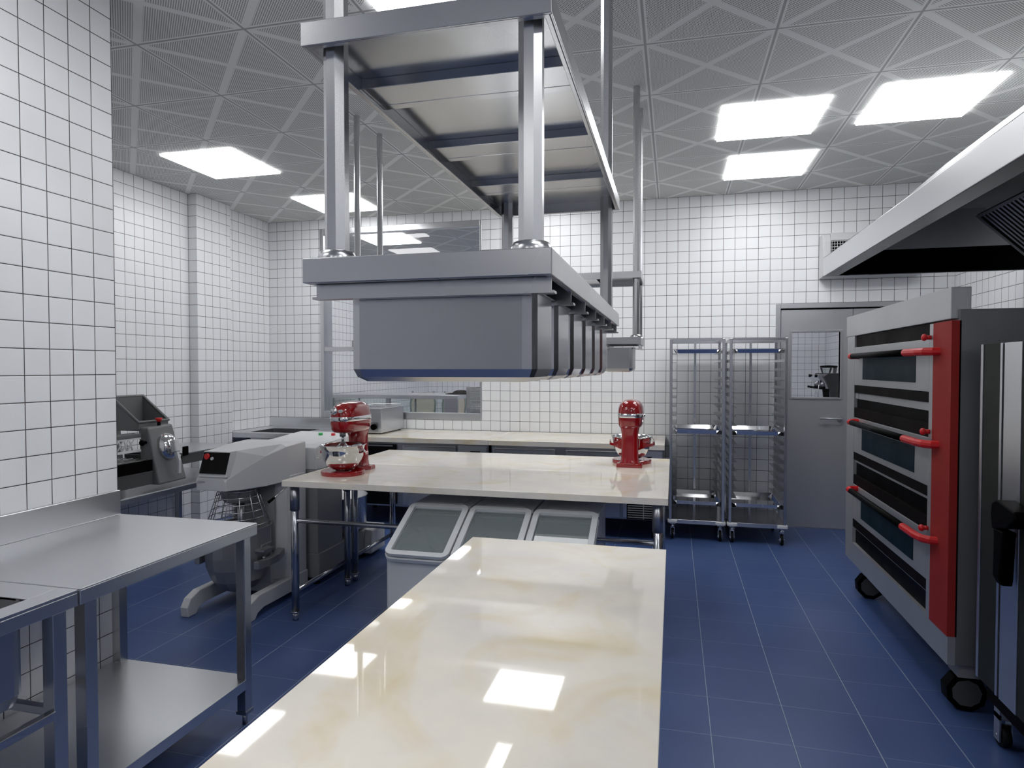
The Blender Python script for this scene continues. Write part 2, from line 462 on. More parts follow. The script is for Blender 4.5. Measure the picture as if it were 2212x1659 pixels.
# ------------------------------------------------------------------ hanging shelves
def hanging(x0, x1, y0, y1, label, posts, longaxis, npitch, chan):
    t = thing('hanging_shelf', label, 'hanging shelf', ((x0+x1)/2, (y0+y1)/2, 1.536))
    def tray(z0, z1, nm):
        m = MB(); e = .004
        m.box(x0, x1, y0, y0+e, z0, z1); m.box(x0, x1, y1-e, y1, z0, z1)
        m.box(x0, x0+e, y0+e, y1-e, z0, z1); m.box(x1-e, x1, y0+e, y1-e, z0, z1)
        m.box(x0+e, x1-e, y0+e, y1-e, z1-e, z1)
        # small inward lip at the lower edge
        m.box(x0+e, x1-e, y0+e, y0+.014, z0, z0+.002); m.box(x0+e, x1-e, y1-.014, y1-e, z0, z0+.002)
        m.box(x0+e, x0+.012, y0+.012, y1-.012, z0, z0+.002); m.box(x1-.012, x1-e, y0+.012, y1-.012, z0, z0+.002)
        return m.build(nm, 'steel', t, .001)
    tray(1.931, 1.968, 'upper_shelf'); tray(1.561, 1.600, 'lower_shelf')
    for c in chan:
        m = MB()
        if longaxis == 'Y':
            m.box(x0+.004, x1-.004, c-.040, c+.037, 1.946, 1.964); m.box(x0+.004, x1-.004, c+.037, c+.060, 1.9455, 1.9475)
        else:
            m.box(c-.040, c+.037, y0+.004, y1-.004, 1.946, 1.964); m.box(c+.037, c+.060, y0+.004, y1-.004, 1.9455, 1.9475)
        m.build('stiffener', 'steel', t, .0015)
    for (px_, py_) in posts:
        m = MB(); m.cyl((px_, py_, 1.595), (px_, py_, 3.0), .0195, n=8, smooth=False, phase=PI/8)
        p = m.build('post', 'steel', t)
        m = MB(); m.lathe([(.020, .016), (.027, .014), (.031, .006), (.031, 0)], (px_, py_, 1.600), 14); m.build('collar', 'steel', p)
    for k in range(npitch+1):
        m = MB()
        if longaxis == 'Y':
            c = y0+.026+k*(y1-y0-.066)/npitch
            m.box(x0+.010, x1-.0045, c-.0015, c+.0015, 1.540, 1.5965); m.box(x0+.008, x1+.001, c-.011, c+.011, 1.5365, 1.5402)
        else:
            c = x0+.012+k*(x1-x0-.024)/npitch
            m.box(c-.0015, c+.0015, y0+.002, y1-.004, 1.540, 1.5965); m.box(c-.011, c+.011, y0, y1-.002, 1.5365, 1.5402)
        m.build('pan_rail', 'steel', t)
    return t
def pan(x0, x1, y0, y1, axis):
    # x0..x1,y0..y1 outline of the rim underneath the rails
    o = ((x0+x1)/2, (y0+y1)/2, 1.405)
    m = MB(); r = .02; n = 2
    zt = 1.5425
    out = [rrect(x0+.020, x1-.020, y0+.020, y1-.020, 1.405, .008, n), rrect(x0+.006, x1-.006, y0+.006, y1-.006, 1.4125, .016, n),
           rrect(x0, x1, y0, y1, 1.425, r, n), rrect(x0, x1, y0, y1, zt, r, n)]
    m.loft(out, False, False)
    e = .002
    inn = [rrect(x0+e, x1-e, y0+e, y1-e, zt, r, n), rrect(x0+e, x1-e, y0+e, y1-e, 1.427, r, n), rrect(x0+.024, x1-.024, y0+.024, y1-.024, 1.408, .012, n)]
    m.loft(inn, False, False)
    L = 4*(n+1)
    # bottom plates
    m.add(out[0], [list(range(L))]); m.add(inn[-1], [list(range(L))])
    # rim flange resting on the rails
    a = .011
    if axis == 'Y': big = rrect(x0-.004, x1+.004, y0-a, y1+a, zt, r, n)
    else: big = rrect(x0-a, x1+a, y0-.004, y1+.004, zt, r, n)
    big2 = [(p[0], p[1], zt+.0012) for p in big]
    m.loft([out[3], big, big2, inn[0]], False, False)
    return m.build('food_pan', 'steel_pan', org=o)
M['steel_pan'] = steel('pan steel', (.50, .50, .51), .22)
MX0, MX1, MY0, MY1 = -.570, -.170, .911, 2.093
hanging(MX0, MX1, MY0, MY1, 'large hanging steel rack in the foreground with a row of deep pans below', [(-.530, .949), (-.208, .949), (-.530, 2.055), (-.208, 2.055)], 'Y', 6, (1.148, 1.485, 1.815))
pitch = (MY1-MY0-.066)/6
LBL = ['deep steel pan nearest the camera under the big hanging rack', 'second deep steel pan from the camera under the hanging rack',
       'third steel pan in the row behind the two nearest ones', 'fourth steel pan in the row under the hanging rack',
       'fifth steel pan, next to last in the row under the rack', 'rearmost steel pan of the row under the big hanging rack']
for k in range(6):
    c = MY0+.026+(k+.5)*pitch
    p = pan(-.513, -.203, c-.078, c+.078, 'Y')
    tag(p, LBL[k], 'food pan', 'deep pans under the big hanging rack')
HX0, HX1, HY0, HY1 = -1.950, -.177, 3.663, 4.063
hanging(HX0, HX1, HY0, HY1, 'second hanging steel rack above the mixer table, mostly hidden behind the first', [(-.207, 3.70), (-1.925, 3.70), (-.205, 4.02), (-1.925, 4.02)], 'X', 10, (-.5, -.9, -1.3, -1.7))
cc = HX1-.012-1.2*((HX1-HX0-.024)/10)
tag(pan(-.384, -.222, 3.69, 3.96, 'X'), 'single steel pan visible under the rear hanging rack on the right', 'food pan')

# ------------------------------------------------------------------ stand mixers
def stand_mixer():
    t = thing('stand_mixer', '', 'mixer', (0, 0, 0))
    m = MB()
    poly = []
    for i in range(25):
        a = -PI*.34+ (PI*1.68)*i/24
        poly.append((.129*math.cos(a), .25+.127*math.sin(a)))
    poly += [(-.082, .06), (-.08, 0), (.08, 0), (.082, .06)]
    def sc(s_, z): return [((x)*s_, .19+(y-.19)*s_, z) for x, y in poly]
    m.loft([sc(1, 0), sc(1, .015), sc(.985, .021), sc(.95, .024)], True)
    m.build('base', 'red', t)
    m = MB(); m.smooth = True
    L = [sel(0, .075, .072, .075, .018, 3), sel(0, .068, .060, .062, .032, 3), sel(0, .064, .054, .055, .06, 3.2), sel(0, .064, .052, .052, .15, 3.2),
         sel(0, .066, .053, .054, .21, 3.2), sel(0, .074, .058, .066, .24, 3.2), sel(0, .09, .068, .088, .262, 3.2)]
    m.loft(L, True, True); m.build('column', 'red', t)
    m = MB()
    cy = .150
    L = [sel(0, cy+.005, .058, .125, .245, 3.6), sel(0, cy, .070, .143, .252, 3.6), sel(0, cy, .077, .152, .268, 3.6), sel(0, cy, .0795, .156, .30, 3.6),
         sel(0, cy, .0795, .156, .345, 3.4), sel(0, cy, .0775, .153, .372, 3.2), sel(0, cy-.001, .071, .145, .393, 3), sel(0, cy-.004, .058, .130, .410, 2.8),
         sel(0, cy-.008, .040, .108, .420, 2.5), sel(0, cy-.010, .018, .08, .425, 2.2), sel(0, cy-.010, .004, .05, .426, 2.2)]
    m.loft(L, True, True); hd = m.build('motor_head', 'red', t)
    m = MB(); m.loft([sel(0, cy, .0796, .1562, .314, 3.6), sel(0, cy, .0808, .1574, .3155, 3.6), sel(0, cy, .0808, .1574, .3385, 3.6), sel(0, cy, .0796, .1562, .340, 3.6)], False, True)
    m.build('trim_band', 'chrome', hd)
    m = MB(); m.lathe([(0, .374), (.020, .374), (.021, .366), (.021, .35)], (0, 0, 0), 24, True, 'Y')
    m.mx = None
    hub = MB(Matrix.Translation((.022, 0, .374))); hub.lathe([(0, .313), (.0205, .313), (.021, .308), (.021, .28)], (0, 0, 0), 24, True, 'Y'); hub.cyl((0, .306, .02), (0, .306, .030), .004, n=8)
    hub.build('attachment_hub', 'chrome', hd)
    kn = MB(); kn.cyl((-.026, .285, .376), (-.026, .328, .376), .0095, n=16); kn.build('hub_knob', 'chrome', hd)
    kn = MB(); kn.cyl((.078, .06, .328), (.094, .06, .328), .010, n=12); kn.build('speed_knob', 'chrome', hd)
    m = MB(); m.cyl((0, .25, .222), (0, .25, .252), .018, n=20); m.cyl((0, .25, .185), (0, .25, .225), .0075, n=12); sh = m.build('beater_shaft', 'steel_d', t)
    m = MB()
    for k in range(9):
        a = PI*k/9; c, s_ = math.cos(a), math.sin(a); pts = []
        for i in range(13):
            b = PI*i/12
            q = .048*math.sin(b)**.8*(1 if True else 1)
            pts.append(q)
        path = [(c*.010, .25+s_*.010, .190)] + [(c*.052*math.sin(PI*j/10)**.7, .25+s_*.052*math.sin(PI*j/10)**.7, .182-.115*(j/10)**1.15) for j in range(1, 10)] + [(0, .25, .066)]
        m.tube(path, .0011, 5)
        path2 = [(-x, .5-y, z) for x, y, z in path]
        m.tube(path2, .0011, 5)
    m.build('whisk', 'chrome', t)
    prof = [(.045, .030), (.064, .033), (.090, .052), (.108, .082), (.119, .112), (.1245, .140), (.1285, .172), (.1355, .174), (.1358, .1765), (.1275, .1765), (.1230, .140), (.1175, .112), (.106, .083), (.088, .055), (.060, .037), (0, .036)]
    m = MB(); m.lathe(prof, (0, .25, 0), 48); m.lathe([(0, .026), (.046, .026), (.046, .031)], (0, .25, 0), 32)
    bw_ = m.build('bowl', 'chrome', t)
    a = math.radians(25)
    m = MB(); d = Vector((math.cos(a), math.sin(a), 0)); c0 = Vector((0, .25, 0))
    pts = [c0+d*.127+Vector((0, 0, .168)), c0+d*.146+Vector((0, 0, .160)), c0+d*.160+Vector((0, 0, .140)), c0+d*.163+Vector((0, 0, .115)), c0+d*.156+Vector((0, 0, .100)), c0+d*.115+Vector((0, 0, .100))]
    m.tube(pts, .0026, 8); m.build('bowl_handle', 'chrome', bw_)
    m = MB()
    for sgn in (-1, 1):
        L = []
        for (x, y, w, z0, z1) in ((.045, .10, .018, .10, .175), (.072, .115, .015, .108, .155), (.105, .155, .012, .116, .136), (.135, .20, .012, .118, .134), (.143, .255, .014, .118, .134)):
            L.append([(sgn*(x-w/2), y, z0), (sgn*(x+w/2), y, z0), (sgn*(x+w/2), y, z1), (sgn*(x-w/2), y, z1)])
        m.loft(L, True, False)
    m.build('bowl_arm', 'red', t, .002)
    m = MB()
    for sgn in (-1, 1):
        m.cyl((sgn*.142, .25, .132), (sgn*.142, .25, .146), .006, n=12); m.cyl((sgn*.142, .25, .146), (sgn*.142, .25, .150), .0035, n=8)
    m.build('bowl_pin', 'chrome', t)
    m = MB(); m.tube([(.056, .075, .12), (.062, .07, .19), (.056, .07, .195)], .0022, 8); m.build('lift_lever', 'chrome', t)
    return t
sm = stand_mixer()
sm['label'] = 'red stand mixer seen from the back at the right end of the table'
sm.location = (-.266, 4.09, .8)
dup(sm, (-1.893, 3.70, .8), math.radians(178.6), 'red stand mixer turned to the camera at the left end of the table')

# ------------------------------------------------------------------ ingredient bins
def bin_():
    # local: x 0..w, y 0 front .. .74 back
    t = thing('ingredient_bin', '', 'flour bin', (0, 0, 0))
    w = .315; sl0 = (.0, .515); sl1 = (.345, .683)
    side = [(0, .10), (0, .50), (.345, .668), (.735, .668), (.735, .10)]
    m = MB()
    for x in (0, w-.006):
        m.prism(side, 'X', x, x+.006)
    m.box(.006, w-.006, 0, .006, .10, .50); m.box(.006, w-.006, .729, .735, .10, .668); m.box(.006, w-.006, .006, .729, .10, .106)
    m.box(.006, w-.006, .345, .729, .662, .668)
    m.build('body', 'bin', t, .003)
    # frame of sloping lid
    ang = math.atan2(sl1[1]-sl0[1], sl1[0]-sl0[0]); Ls = math.hypot(sl1[0]-sl0[0], sl1[1]-sl0[1])
    MX = Matrix.Translation((0, sl0[0], sl0[1])) @ Matrix.Rotation(ang, 4, 'X')
    def ring(x0, x1, y0, y1, r, z0, z1, wd, nm, mat):
        m = MB(MX)
        def lp(i, z):
            q = rrect(x0+i, x1-i, y0+i, y1-(i if i else 0), z, max(r-i, .004), 6)
            return q
        m.loft([lp(0, z0), lp(0, z1), lp(wd, z1), lp(wd, z0)], False, False, True)
        return m.build(nm, mat, t)
    ring(-.0115, w+.0115, -.030, Ls, .045, -.022, -.004, .022, 'rim', 'bin')
    ring(-.008, w+.008, -.022, Ls, .04, .004, .020, .030, 'lid_frame', 'bin')
    m = MB(MX); m.loft([rrect(.0, w, -.016, Ls-.004, -.006, .036, 6), rrect(0, w, -.016, Ls-.004, .004, .036, 6)], True, False)
    lid = m.build('clear_lid', 'lid', t)
    m = MB(); m.box(-.008, w+.008, .345, .745, .672, .690); m.box(.05, w-.05, .40, .70, .690, .693)
    m.build('rear_lid', 'bin', t, .004)
    m = MB(MX); m.cyl((.02, Ls-.075, -.03), (w-.02, Ls-.075, -.03), .006, n=10); m.build('hinge_bar', 'tube', t)
    for (x, y) in ((.04, .05), (w-.04, .05), (.04, .69), (w-.04, .69)):
        m = MB(); m.cyl((x-.012, y, .035), (x+.012, y, .035), .035, n=16, smooth=False); m.box(x-.018, x+.018, y-.02, y+.02, .07, .10); m.build('caster', 'rubber', t)
    return t
bn = bin_(); bn.location = (-1.365, 2.905, 0)
bn['label'] = 'leftmost flour bin with sloping clear lid, fully in view beside the near table'
dup(bn, (-1.024, 2.905, 0), label='middle flour bin of the three under the marble table')
dup(bn, (-.683, 2.905, 0), label='rightmost flour bin, its clear lid showing white light reflections')

# ------------------------------------------------------------------ steel bench and sink at left
def sq_leg(t, x, y, ztop, s=.02, inset_foot=True):
    m = MB().box(x-s, x+s, y-s, y+s, .05, ztop); l = m.build('leg', 'steel', t, .002)
    m = MB().box(x-s-.003, x+s+.003, y-s-.003, y+s+.003, .045, .058); m.cyl((x, y, 0), (x, y, .05), .010, n=12); m.build('foot', 'steel_d', l)
t = thing('steel_bench', 'stainless worktable with a lower shelf against the near left wall', 'table', (-1.98, 1.86, 0))
m = MB(); m.box(-2.314, -1.634, 1.464, 2.268, .795, .80); m.box(-1.639, -1.634, 1.464, 2.268, .752, .795)
m.box(-2.314, -1.639, 2.263, 2.268, .752, .795); m.box(-2.314, -1.639, 1.464, 1.469, .752, .795)
m.build('worktop', 'steel_l', t, .0025)
B(-2.314, -2.300, 1.464, 2.262, .80, .905).build('backsplash', 'steel_l', t, .003)
for x in (-1.662, -2.268):
    for y in (2.215, 1.505): sq_leg(t, x, y, .752)
m = MB(); m.box(-2.29, -1.642, 1.485, 2.235, .183, .187); m.box(-1.649, -1.6445, 1.485, 2.233, .146, .183); m.box(-2.29, -2.285, 1.485, 2.235, .146, .183)
m.build('undershelf', 'steel_l', t, .001)
t = thing('sink_unit', 'stainless sink bench at the left edge of the photo beside the worktable', 'sink', (-1.98, .86, 0))
bx0, bx1, by0, by1 = -2.18, -1.70, .72, 1.362
m = MB()
m.box(-2.314, bx0, .26, 1.458, .79, .80); m.box(bx1, -1.636, .26, 1.458, .79, .80); m.box(bx0, bx1, by1, 1.458, .79, .80); m.box(bx0, bx1, .26, by0, .79, .80)
m.box(-1.641, -1.636, .26, 1.458, .752, .79); m.box(-2.314, -1.641, 1.453, 1.458, .752, .79)
m.build('sink_top', 'steel_l', t, .002)
m = MB()
o_ = [rrect(bx0, bx1, by0, by1, .797, .04, 4), rrect(bx0, bx1, by0, by1, .55, .04, 4), rrect(bx0+.01, bx1-.01, by0+.01, by1-.01, .52, .04, 4), rrect(bx0+.04, bx1-.04, by0+.04, by1-.04, .505, .03, 4)]
m.loft(o_, False, False); m.add(o_[-1], [list(range(20))])
m.build('basin', 'steel', t)
B(-2.314, -2.300, .26, 1.456, .80, .905).build('backsplash', 'steel_l', t, .003)
for x in (-1.660, -2.268):
    for y in (1.405, .31): sq_leg(t, x, y, .752)
m = MB(); m.box(-1.660, -1.636, .33, 1.386, .463, .487); m.build('crossbar', 'steel', t, .002)
m = MB(); m.box(-2.29, -2.26, .33, 1.386, .463, .487); m.build('crossbar', 'steel', t, .002)
m = MB(); m.box(-2.256, -1.684, 1.395, 1.415, .463, .487); m.build('crossbar', 'steel', t, .002)

# ------------------------------------------------------------------ floor standing planetary mixer
t = thing('planetary_mixer', 'grey floor standing dough mixer with wire bowl guard', 'mixer', (-2.51, 3.4, 0))
PMX = -2.515
def foot_beam(x0, x1):
    prof = [(3.10, 0), (3.085, .045), (3.125, .105), (3.21, .14), (3.72, .14), (3.72, .035), (3.26, .035), (3.185, .0)]
    prof = [(3.09, 0), (3.085, .055), (3.115, .10), (3.19, .128), (3.70, .125), (3.70, .035), (3.235, .045), (3.18, .03), (3.155, 0)]
    m = MB(); m.prism(prof, 'X', x0, x1); return m
foot_beam(-2.735, -2.685).build('foot_beam', 'mach', t, .004)
foot_beam(-2.342, -2.292).build('foot_beam', 'mach', t, .004)
m = MB(); m.box(-2.685, -2.342, 3.48, 3.70, .035, .12); m.build('plinth', 'mach', t, .003)
m = MB()
col = [(-2.70, 3.53), (-2.62, 3.47), (-2.41, 3.47), (-2.33, 3.53), (-2.30, 3.53), (-2.30, 3.695), (-2.73, 3.695), (-2.73, 3.53)]
m.prism(col, 'Z', .10, .76); m.build('column', 'mach', t, .004)
B(-2.66, -2.37, 3.462, 3.472, .30, .72).build('column_recess', 'mach_d', t, .003)
# head: nose narrower than the rear
m = MB()
def hs(y, xl, xr, zb, zt, c, cz):
    # section in XZ with chamfered upper corners
    return [(xl, y, zb), (xr, y, zb), (xr, y, zt-cz), (xr-c, y, zt), (xl+c, y, zt), (xl, y, zt-cz)]
secs = [hs(3.10, -2.625, -2.437, .733, .800, .012, .02),
        hs(3.105, -2.632, -2.432, .733, .815, .016, .02),
        hs(3.20, -2.652, -2.405, .726, .951, .03, .115),
        hs(3.36, -2.690, -2.355, .722, .957, .04, .055),
        hs(3.50, -2.72, -2.312, .730, .960, .035, .018),
        hs(3.695, -2.73, -2.30, .745, .957, .004, .004)]
m.loft(secs, True, False); hd = m.build('head', 'mach', t, .003)
# slanted control panel on the nose
m = MB(); a0 = Vector((-2.615, 3.112, .806)); 
P4 = [(-2.612, 3.108, .812), (-2.428, 3.108, .812), (-2.432, 3.148, .953), (-2.604, 3.148, .953)]
m.loft([[(x, y-.012, z) for x, y, z in P4], [(x, y+.05, z) for x, y, z in P4]], True); m.build('panel_bezel', 'mach', hd, .002)
P5 = [(-2.604, 3.0960, .832), (-2.434, 3.0960, .832), (-2.430, 3.1325, .948), (-2.599, 3.1325, .948)]
m = MB(); m.loft([[(x, y-.002, z) for x, y, z in P5], [(x, y+.004, z) for x, y, z in P5]], True); pnl = m.build('control_panel', 'blackgloss', hd)
m = MB(); m.cyl((-2.570, 3.128, .925), (-2.570, 3.112, .925), .016, n=24); m.build('stop_button', 'redp', pnl)
m = MB(); m.cyl((-2.535, 3.126, .914), (-2.535, 3.112, .914), .0085, n=20); m.build('start_button', 'whitebtn', pnl)
B(-2.617, -2.572, 3.097, 3.102, .778, .788).build('badge', 'frame_grey', hd)
# planetary hub + shaft
m = MB(); m.cyl((PMX, 3.31, .66), (PMX, 3.31, .725), .092, .098, n=24); m.cyl((PMX, 3.31, .635), (PMX, 3.31, .66), .075, .092, n=24); m.build('planetary_hub', 'mach_d', t)
m = MB(); m.cyl((PMX+.02, 3.31, .40), (PMX+.02, 3.31, .64), .022, n=16); m.build('beater_shaft', 'steel_d', t)
# wire guard
m = MB()
def ringpts(r, z, n=40, a0=0, a1=2*PI): return [(PMX+r*math.cos(a0+(a1-a0)*i/n), 3.31+r*math.sin(a0+(a1-a0)*i/n), z) for i in range(n)]
zz = [(.705, .112), (.670, .122), (.630, .134), (.590, .146), (.550, .158), (.510, .170)]
for z, r in zz: m.tube(ringpts(r, z), .0028, 6, closed=True)
for k in range(12):
    a = 2*PI*(k+.35)/12
    m.tube([(PMX+r*math.cos(a), 3.31+r*math.sin(a), z) for z, r in ((.725, .104), (.510, .172))], .0028, 6)
m.build('wire_guard', 'steel', t)
m = MB(); m.lathe([(0, .105), (.055, .106), (.105, .130), (.150, .185), (.178, .26), (.185, .33), (.186, .485), (.192, .487), (.192, .493), (.182, .493), (.182, .33), (.174, .262), (.146, .188), (.10, .137), (0, .125)], (PMX, 3.31, 0), 18, False)
bl = m.build('bowl', 'cast', t)
for sg in (-1, 1):
    # bowl cradle arms
    m = MB(); L = []
    for y, x, w in ((3.50, .16, .05), (3.38, .205, .045), (3.28, .215, .04), (3.20, .200, .035)):
        L.append([(PMX+sg*(x-w/2), y, .270), (PMX+sg*(x+w/2), y, .270), (PMX+sg*(x+w/2), y, .315), (PMX+sg*(x-w/2), y, .315)])
    m.loft(L, True, False); ar = m.build('bowl_cradle_arm', 'cast', t, .003)
    m = MB(); m.cyl((PMX+sg*.20, 3.27, .315), (PMX+sg*.20, 3.27, .33), .008, n=12); m.build('cradle_pin', 'chrome', ar)
    m = MB(); m.box(PMX+sg*.20-.03, PMX+sg*.20+.03, 3.23, 3.33, .365, .375)
    m.tube([(PMX+sg*.21, 3.235, .375), (PMX+sg*.21, 3.235, .40), (PMX+sg*.21, 3.33, .40), (PMX+sg*.21, 3.33, .375)], .0035, 8); m.build('bowl_handle', 'cast', bl)
m = MB(); m.tube([(-2.305, 3.50, .70), (-2.315, 3.36, .645)], .004, 8); lv = m.build('bowl_lever', 'steel', t)
m = MB(); m.cyl((-2.313, 3.375, .652), (-2.320, 3.33, .634), .008, .009, n=12); m.build('lever_grip', 'black', lv)

# second floor mixer (spiral), back to the camera
t = thing('spiral_mixer', 'pale grey spiral dough mixer standing behind the planetary mixer', 'mixer', (-2.45, 4.1, 0))
m = MB(); m.box(-2.68, -2.25, 3.752, 4.075, .21, .76); m.build('column', 'mach_d', t, .006)
m = MB(); m.box(-2.73, -2.245, 3.752, 4.50, .045, .216); m.build('base', 'mach_d', t, .012)
m = MB(); m.prism([(3.752, .76), (3.752, .905), (3.80, .925), (4.30, .955), (4.42, .90), (4.42, .76)], 'X', -2.72, -2.25)
hd = m.build('head', 'mach', t, .008)
m = MB(); m.prism([(3.752, .905), (3.95, .905), (3.95, .935), (3.80, .927)], 'X', -2.72, -2.30); m.build('top_cover', 'mach', hd, .003)
m = MB(); m.cyl((-2.46, 4.15, .93), (-2.46, 4.15, .962), .016, n=16); m.build('start_button', 'green', hd)
m = MB(); m.cyl((-2.36, 4.15, .93), (-2.36, 4.15, .962), .014, n=16); m.build('stop_button', 'redp', hd)
m = MB(); m.lathe([(0, .23), (.19, .235), (.205, .26), (.21, .48), (.218, .485), (.205, .485), (.20, .26), (0, .25)], (-2.42, 4.32, 0), 32); m.build('bowl', 'steel', t)
m = MB(); m.tube([(-2.16+.025*math.cos(a*.9), 4.42+.025*math.sin(a*.9), .70-.012*a) for a in [i*.5 for i in range(28)]], .008, 8)
m.tube([(-2.16, 4.42, .70), (-2.26, 4.36, .77)], .008, 8)
m.build('spiral_hook', 'steel', t)
m = MB(); m.box(-2.60, -2.19, 4.40, 4.64, .03, .215); m.build('front_cover', 'mach', t, .015)
for x in (-2.68, -2.29):
    for y in (3.80, 4.45):
        m = MB(); m.cyl((x, y, 0), (x, y, .05), .022, n=16); m.build('foot', 'rubber', t)

# ------------------------------------------------------------------ low table with dough sheeter
t = thing('low_steel_table', 'low steel table in the left recess carrying the dough sheeter', 'table', (-3.9, 3.9, 0))
m = MB(); m.box(-4.255, -3.57, 2.9, 4.80, .545, .55); m.box(-3.575, -3.57, 2.9, 4.80, .505, .545); m.box(-4.255, -3.575, 4.795, 4.80, .505, .545); m.box(-4.255, -3.575, 2.9, 2.905, .505, .545)
m.build('worktop', 'steel_l', t, .002)
for x in (-3.60, -4.22):
    for y in ((2.95, 4.06, 4.76) if x > -4 else (2.95, 4.76)):
        m = MB().box(x-.017, x+.017, y-.017, y+.017, 0, .505); m.build('leg', 'steel', t, .002)
t = thing('dough_sheeter', 'grey tabletop dough sheeter with hopper, red knob and chrome dome', 'dough sheeter', (-3.8, 3.95, .55))
m = MB()
F = [(-3.55, 3.826, .592), (-3.55, 4.094, .598), (-3.645, 4.060, 1.012), (-3.648, 3.828, 1.000)]
Bk = [(-3.70, 3.822, .592), (-3.70, 4.094, .598), (-3.73, 4.065, 1.012), (-3.73, 3.822, 1.000)]
m.loft([F, Bk], True); hs_ = m.build('drive_housing', 'mach_m', t, .014, seg=3)

# dome with lever on the slanted front
dm = MB(); nrm = Vector((1, 0, .23)).normalized()
MXd = Matrix.Translation((-3.602, 3.965, .855)) @ nrm.to_track_quat('X', 'Z').to_matrix().to_4x4()
dm = MB(MXd); dm.mx = MXd @ Matrix.Diagonal((1, .84, 1, 1)); dm.lathe([(.100, -.01), (.100, .002), (.094, .016), (.080, .034), (.058, .048), (.030, .056), (.001, .059)], (0, 0, 0), 40, True, 'X'); dm.build('dome_cover', 'chrome', hs_)
m = MB(MXd); m.loft([rrect(.035, .085, -.028, .022, -.055, .012, 3), rrect(.035, .09, -.028, .022, .035, .012, 3)], True); lvk = m.build('lever_hub', 'mach', hs_, .006)
m = MB(MXd); m.loft([[(x, -.005+y*.9, z) for x, y, z in ((.05, -.012, -.05), (.078, -.012, -.05), (.078, .014, -.05), (.05, .014, -.05))],
                     [(x, -.005+y, z) for x, y, z in ((.058, -.008, -.12), (.082, -.008, -.12), (.082, .016, -.12), (.058, .016, -.12))],
                     [(x, -.005+y, z) for x, y, z in ((.03, .0, -.215), (.052, .0, -.215), (.052, .024, -.215), (.03, .024, -.215))]], True)
m.build('lever', 'mach', lvk, .004)
m = MB(); m.cyl((-3.665, 3.825, .895), (-3.665, 3.80, .895), .012, n=12); m.sphere((-3.665, 3.792, .895), .022, 12, 8, (1, .7, 1)); m.build('side_knob', 'black', hs_)
m = MB(); m.cyl((-3.67, 3.955, 1.005), (-3.67, 3.955, 1.035), .011, n=4, smooth=False, phase=PI/4); k_ = m.build('knob_stem', 'black', hs_)
m = MB(); m.cyl((-3.67, 3.955, 1.033), (-3.67, 3.955, 1.062), .012, .026, n=12); m.build('red_knob', 'redp', hs_)
# inner housing on the wall side
m = MB(); m.loft([[(-4.12, 3.826, .592), (-4.12, 4.094, .592), (-4.12, 4.065, .97), (-4.12, 3.83, .97)], [(-4.17, 3.826, .592), (-4.17, 4.094, .592), (-4.17, 4.065, .97), (-4.17, 3.83, .97)]], True); m.build('wall_side_housing', 'mach_m', t, .01)
# hopper: open sloping box
m = MB(); hx0, hx1, hy0, hy1, e = -3.945, -3.715, 3.815, 4.095, .006
sd = [(hx0, .975), (hx0, 1.215), (hx1, 1.035), (hx1, .985)]
for y in (hy0, hy1-e): m.prism(sd, 'Y', y, y+e)
m.box(hx0, hx0+e, hy0+e, hy1-e, .975, 1.215); m.box(hx1-e, hx1, hy0+e, hy1-e, .985, 1.035)
m.box(hx0+e, hx1-e, hy0+e, hy1-e, .975, .985)
hp = m.build('hopper', 'mach_m', t, .002)
m = MB()
m.tube([(hx0, hy0, 1.217), (hx1, hy0, 1.037), (hx1, hy1, 1.037), (hx0, hy1, 1.217)], .012, 8, closed=True); m.build('hopper_rim', 'mach_m', hp)
# belt wings
for (y0, y1, nm) in ((4.10, 4.74, 'belt_wing'), (2.95, 3.815, 'belt_wing')):
    m = MB(); m.box(-3.61, -3.598, y0, y1, .70, .778); m.box(-4.13, -4.118, y0, y1, .70, .778); m.box(-4.118, -3.61, y0, y0+.012, .70, .76); m.box(-4.118, -3.61, y1-.012, y1, .70, .76)
    w_ = m.build(nm, 'black' if y0 < 4 else 'darkgrey', t, .003)
    if y0 > 4:
        m = MB(); m.box(-4.118, -3.592, y0+.02, y1, .772, .782); m.build('belt', 'steel_l', w_)
        m = MB(); m.box(-3.60, -3.585, y0, y0+.055, .765, .835); m.build('end_stop', 'black', w_, .006)
    else:
        m = MB(); m.box(-4.118, -3.61, y0, y1, .715, .765); m.build('belt', 'mach_d', w_)
        for k in range(5):
            m = MB(); m.cyl((-3.62-.06*k, y0, .782), (-3.62-.06*k, y1-.03, .782), .004, n=8); m.build('guard_rod', 'steel', w_)
m = MB(); m.box(-3.61, -3.60, 3.10, 3.82, .602, .690); m.box(-3.62, -3.596, 3.10, 3.82, .690, .697); m.build('side_cover', 'darkgrey', t)
# lattice guard in front of the rollers
m = MB()
for k in range(12):
    y = 3.24+.045*k
    for s_ in (-1, 1):
        m.cyl((-3.715, y-s_*.022, .845), (-3.695, y+s_*.022, .925), .0055, n=6)
m.box(-3.72, -3.69, 3.20, 3.81, .922, .934); m.box(-3.72, -3.69, 3.20, 3.81, .832, .846)
m.build('roller_guard', 'white', t)
B(-3.78, -3.685, 3.20, 3.81, .935, .962).build('guard_cover', 'mach_m', t, .004)

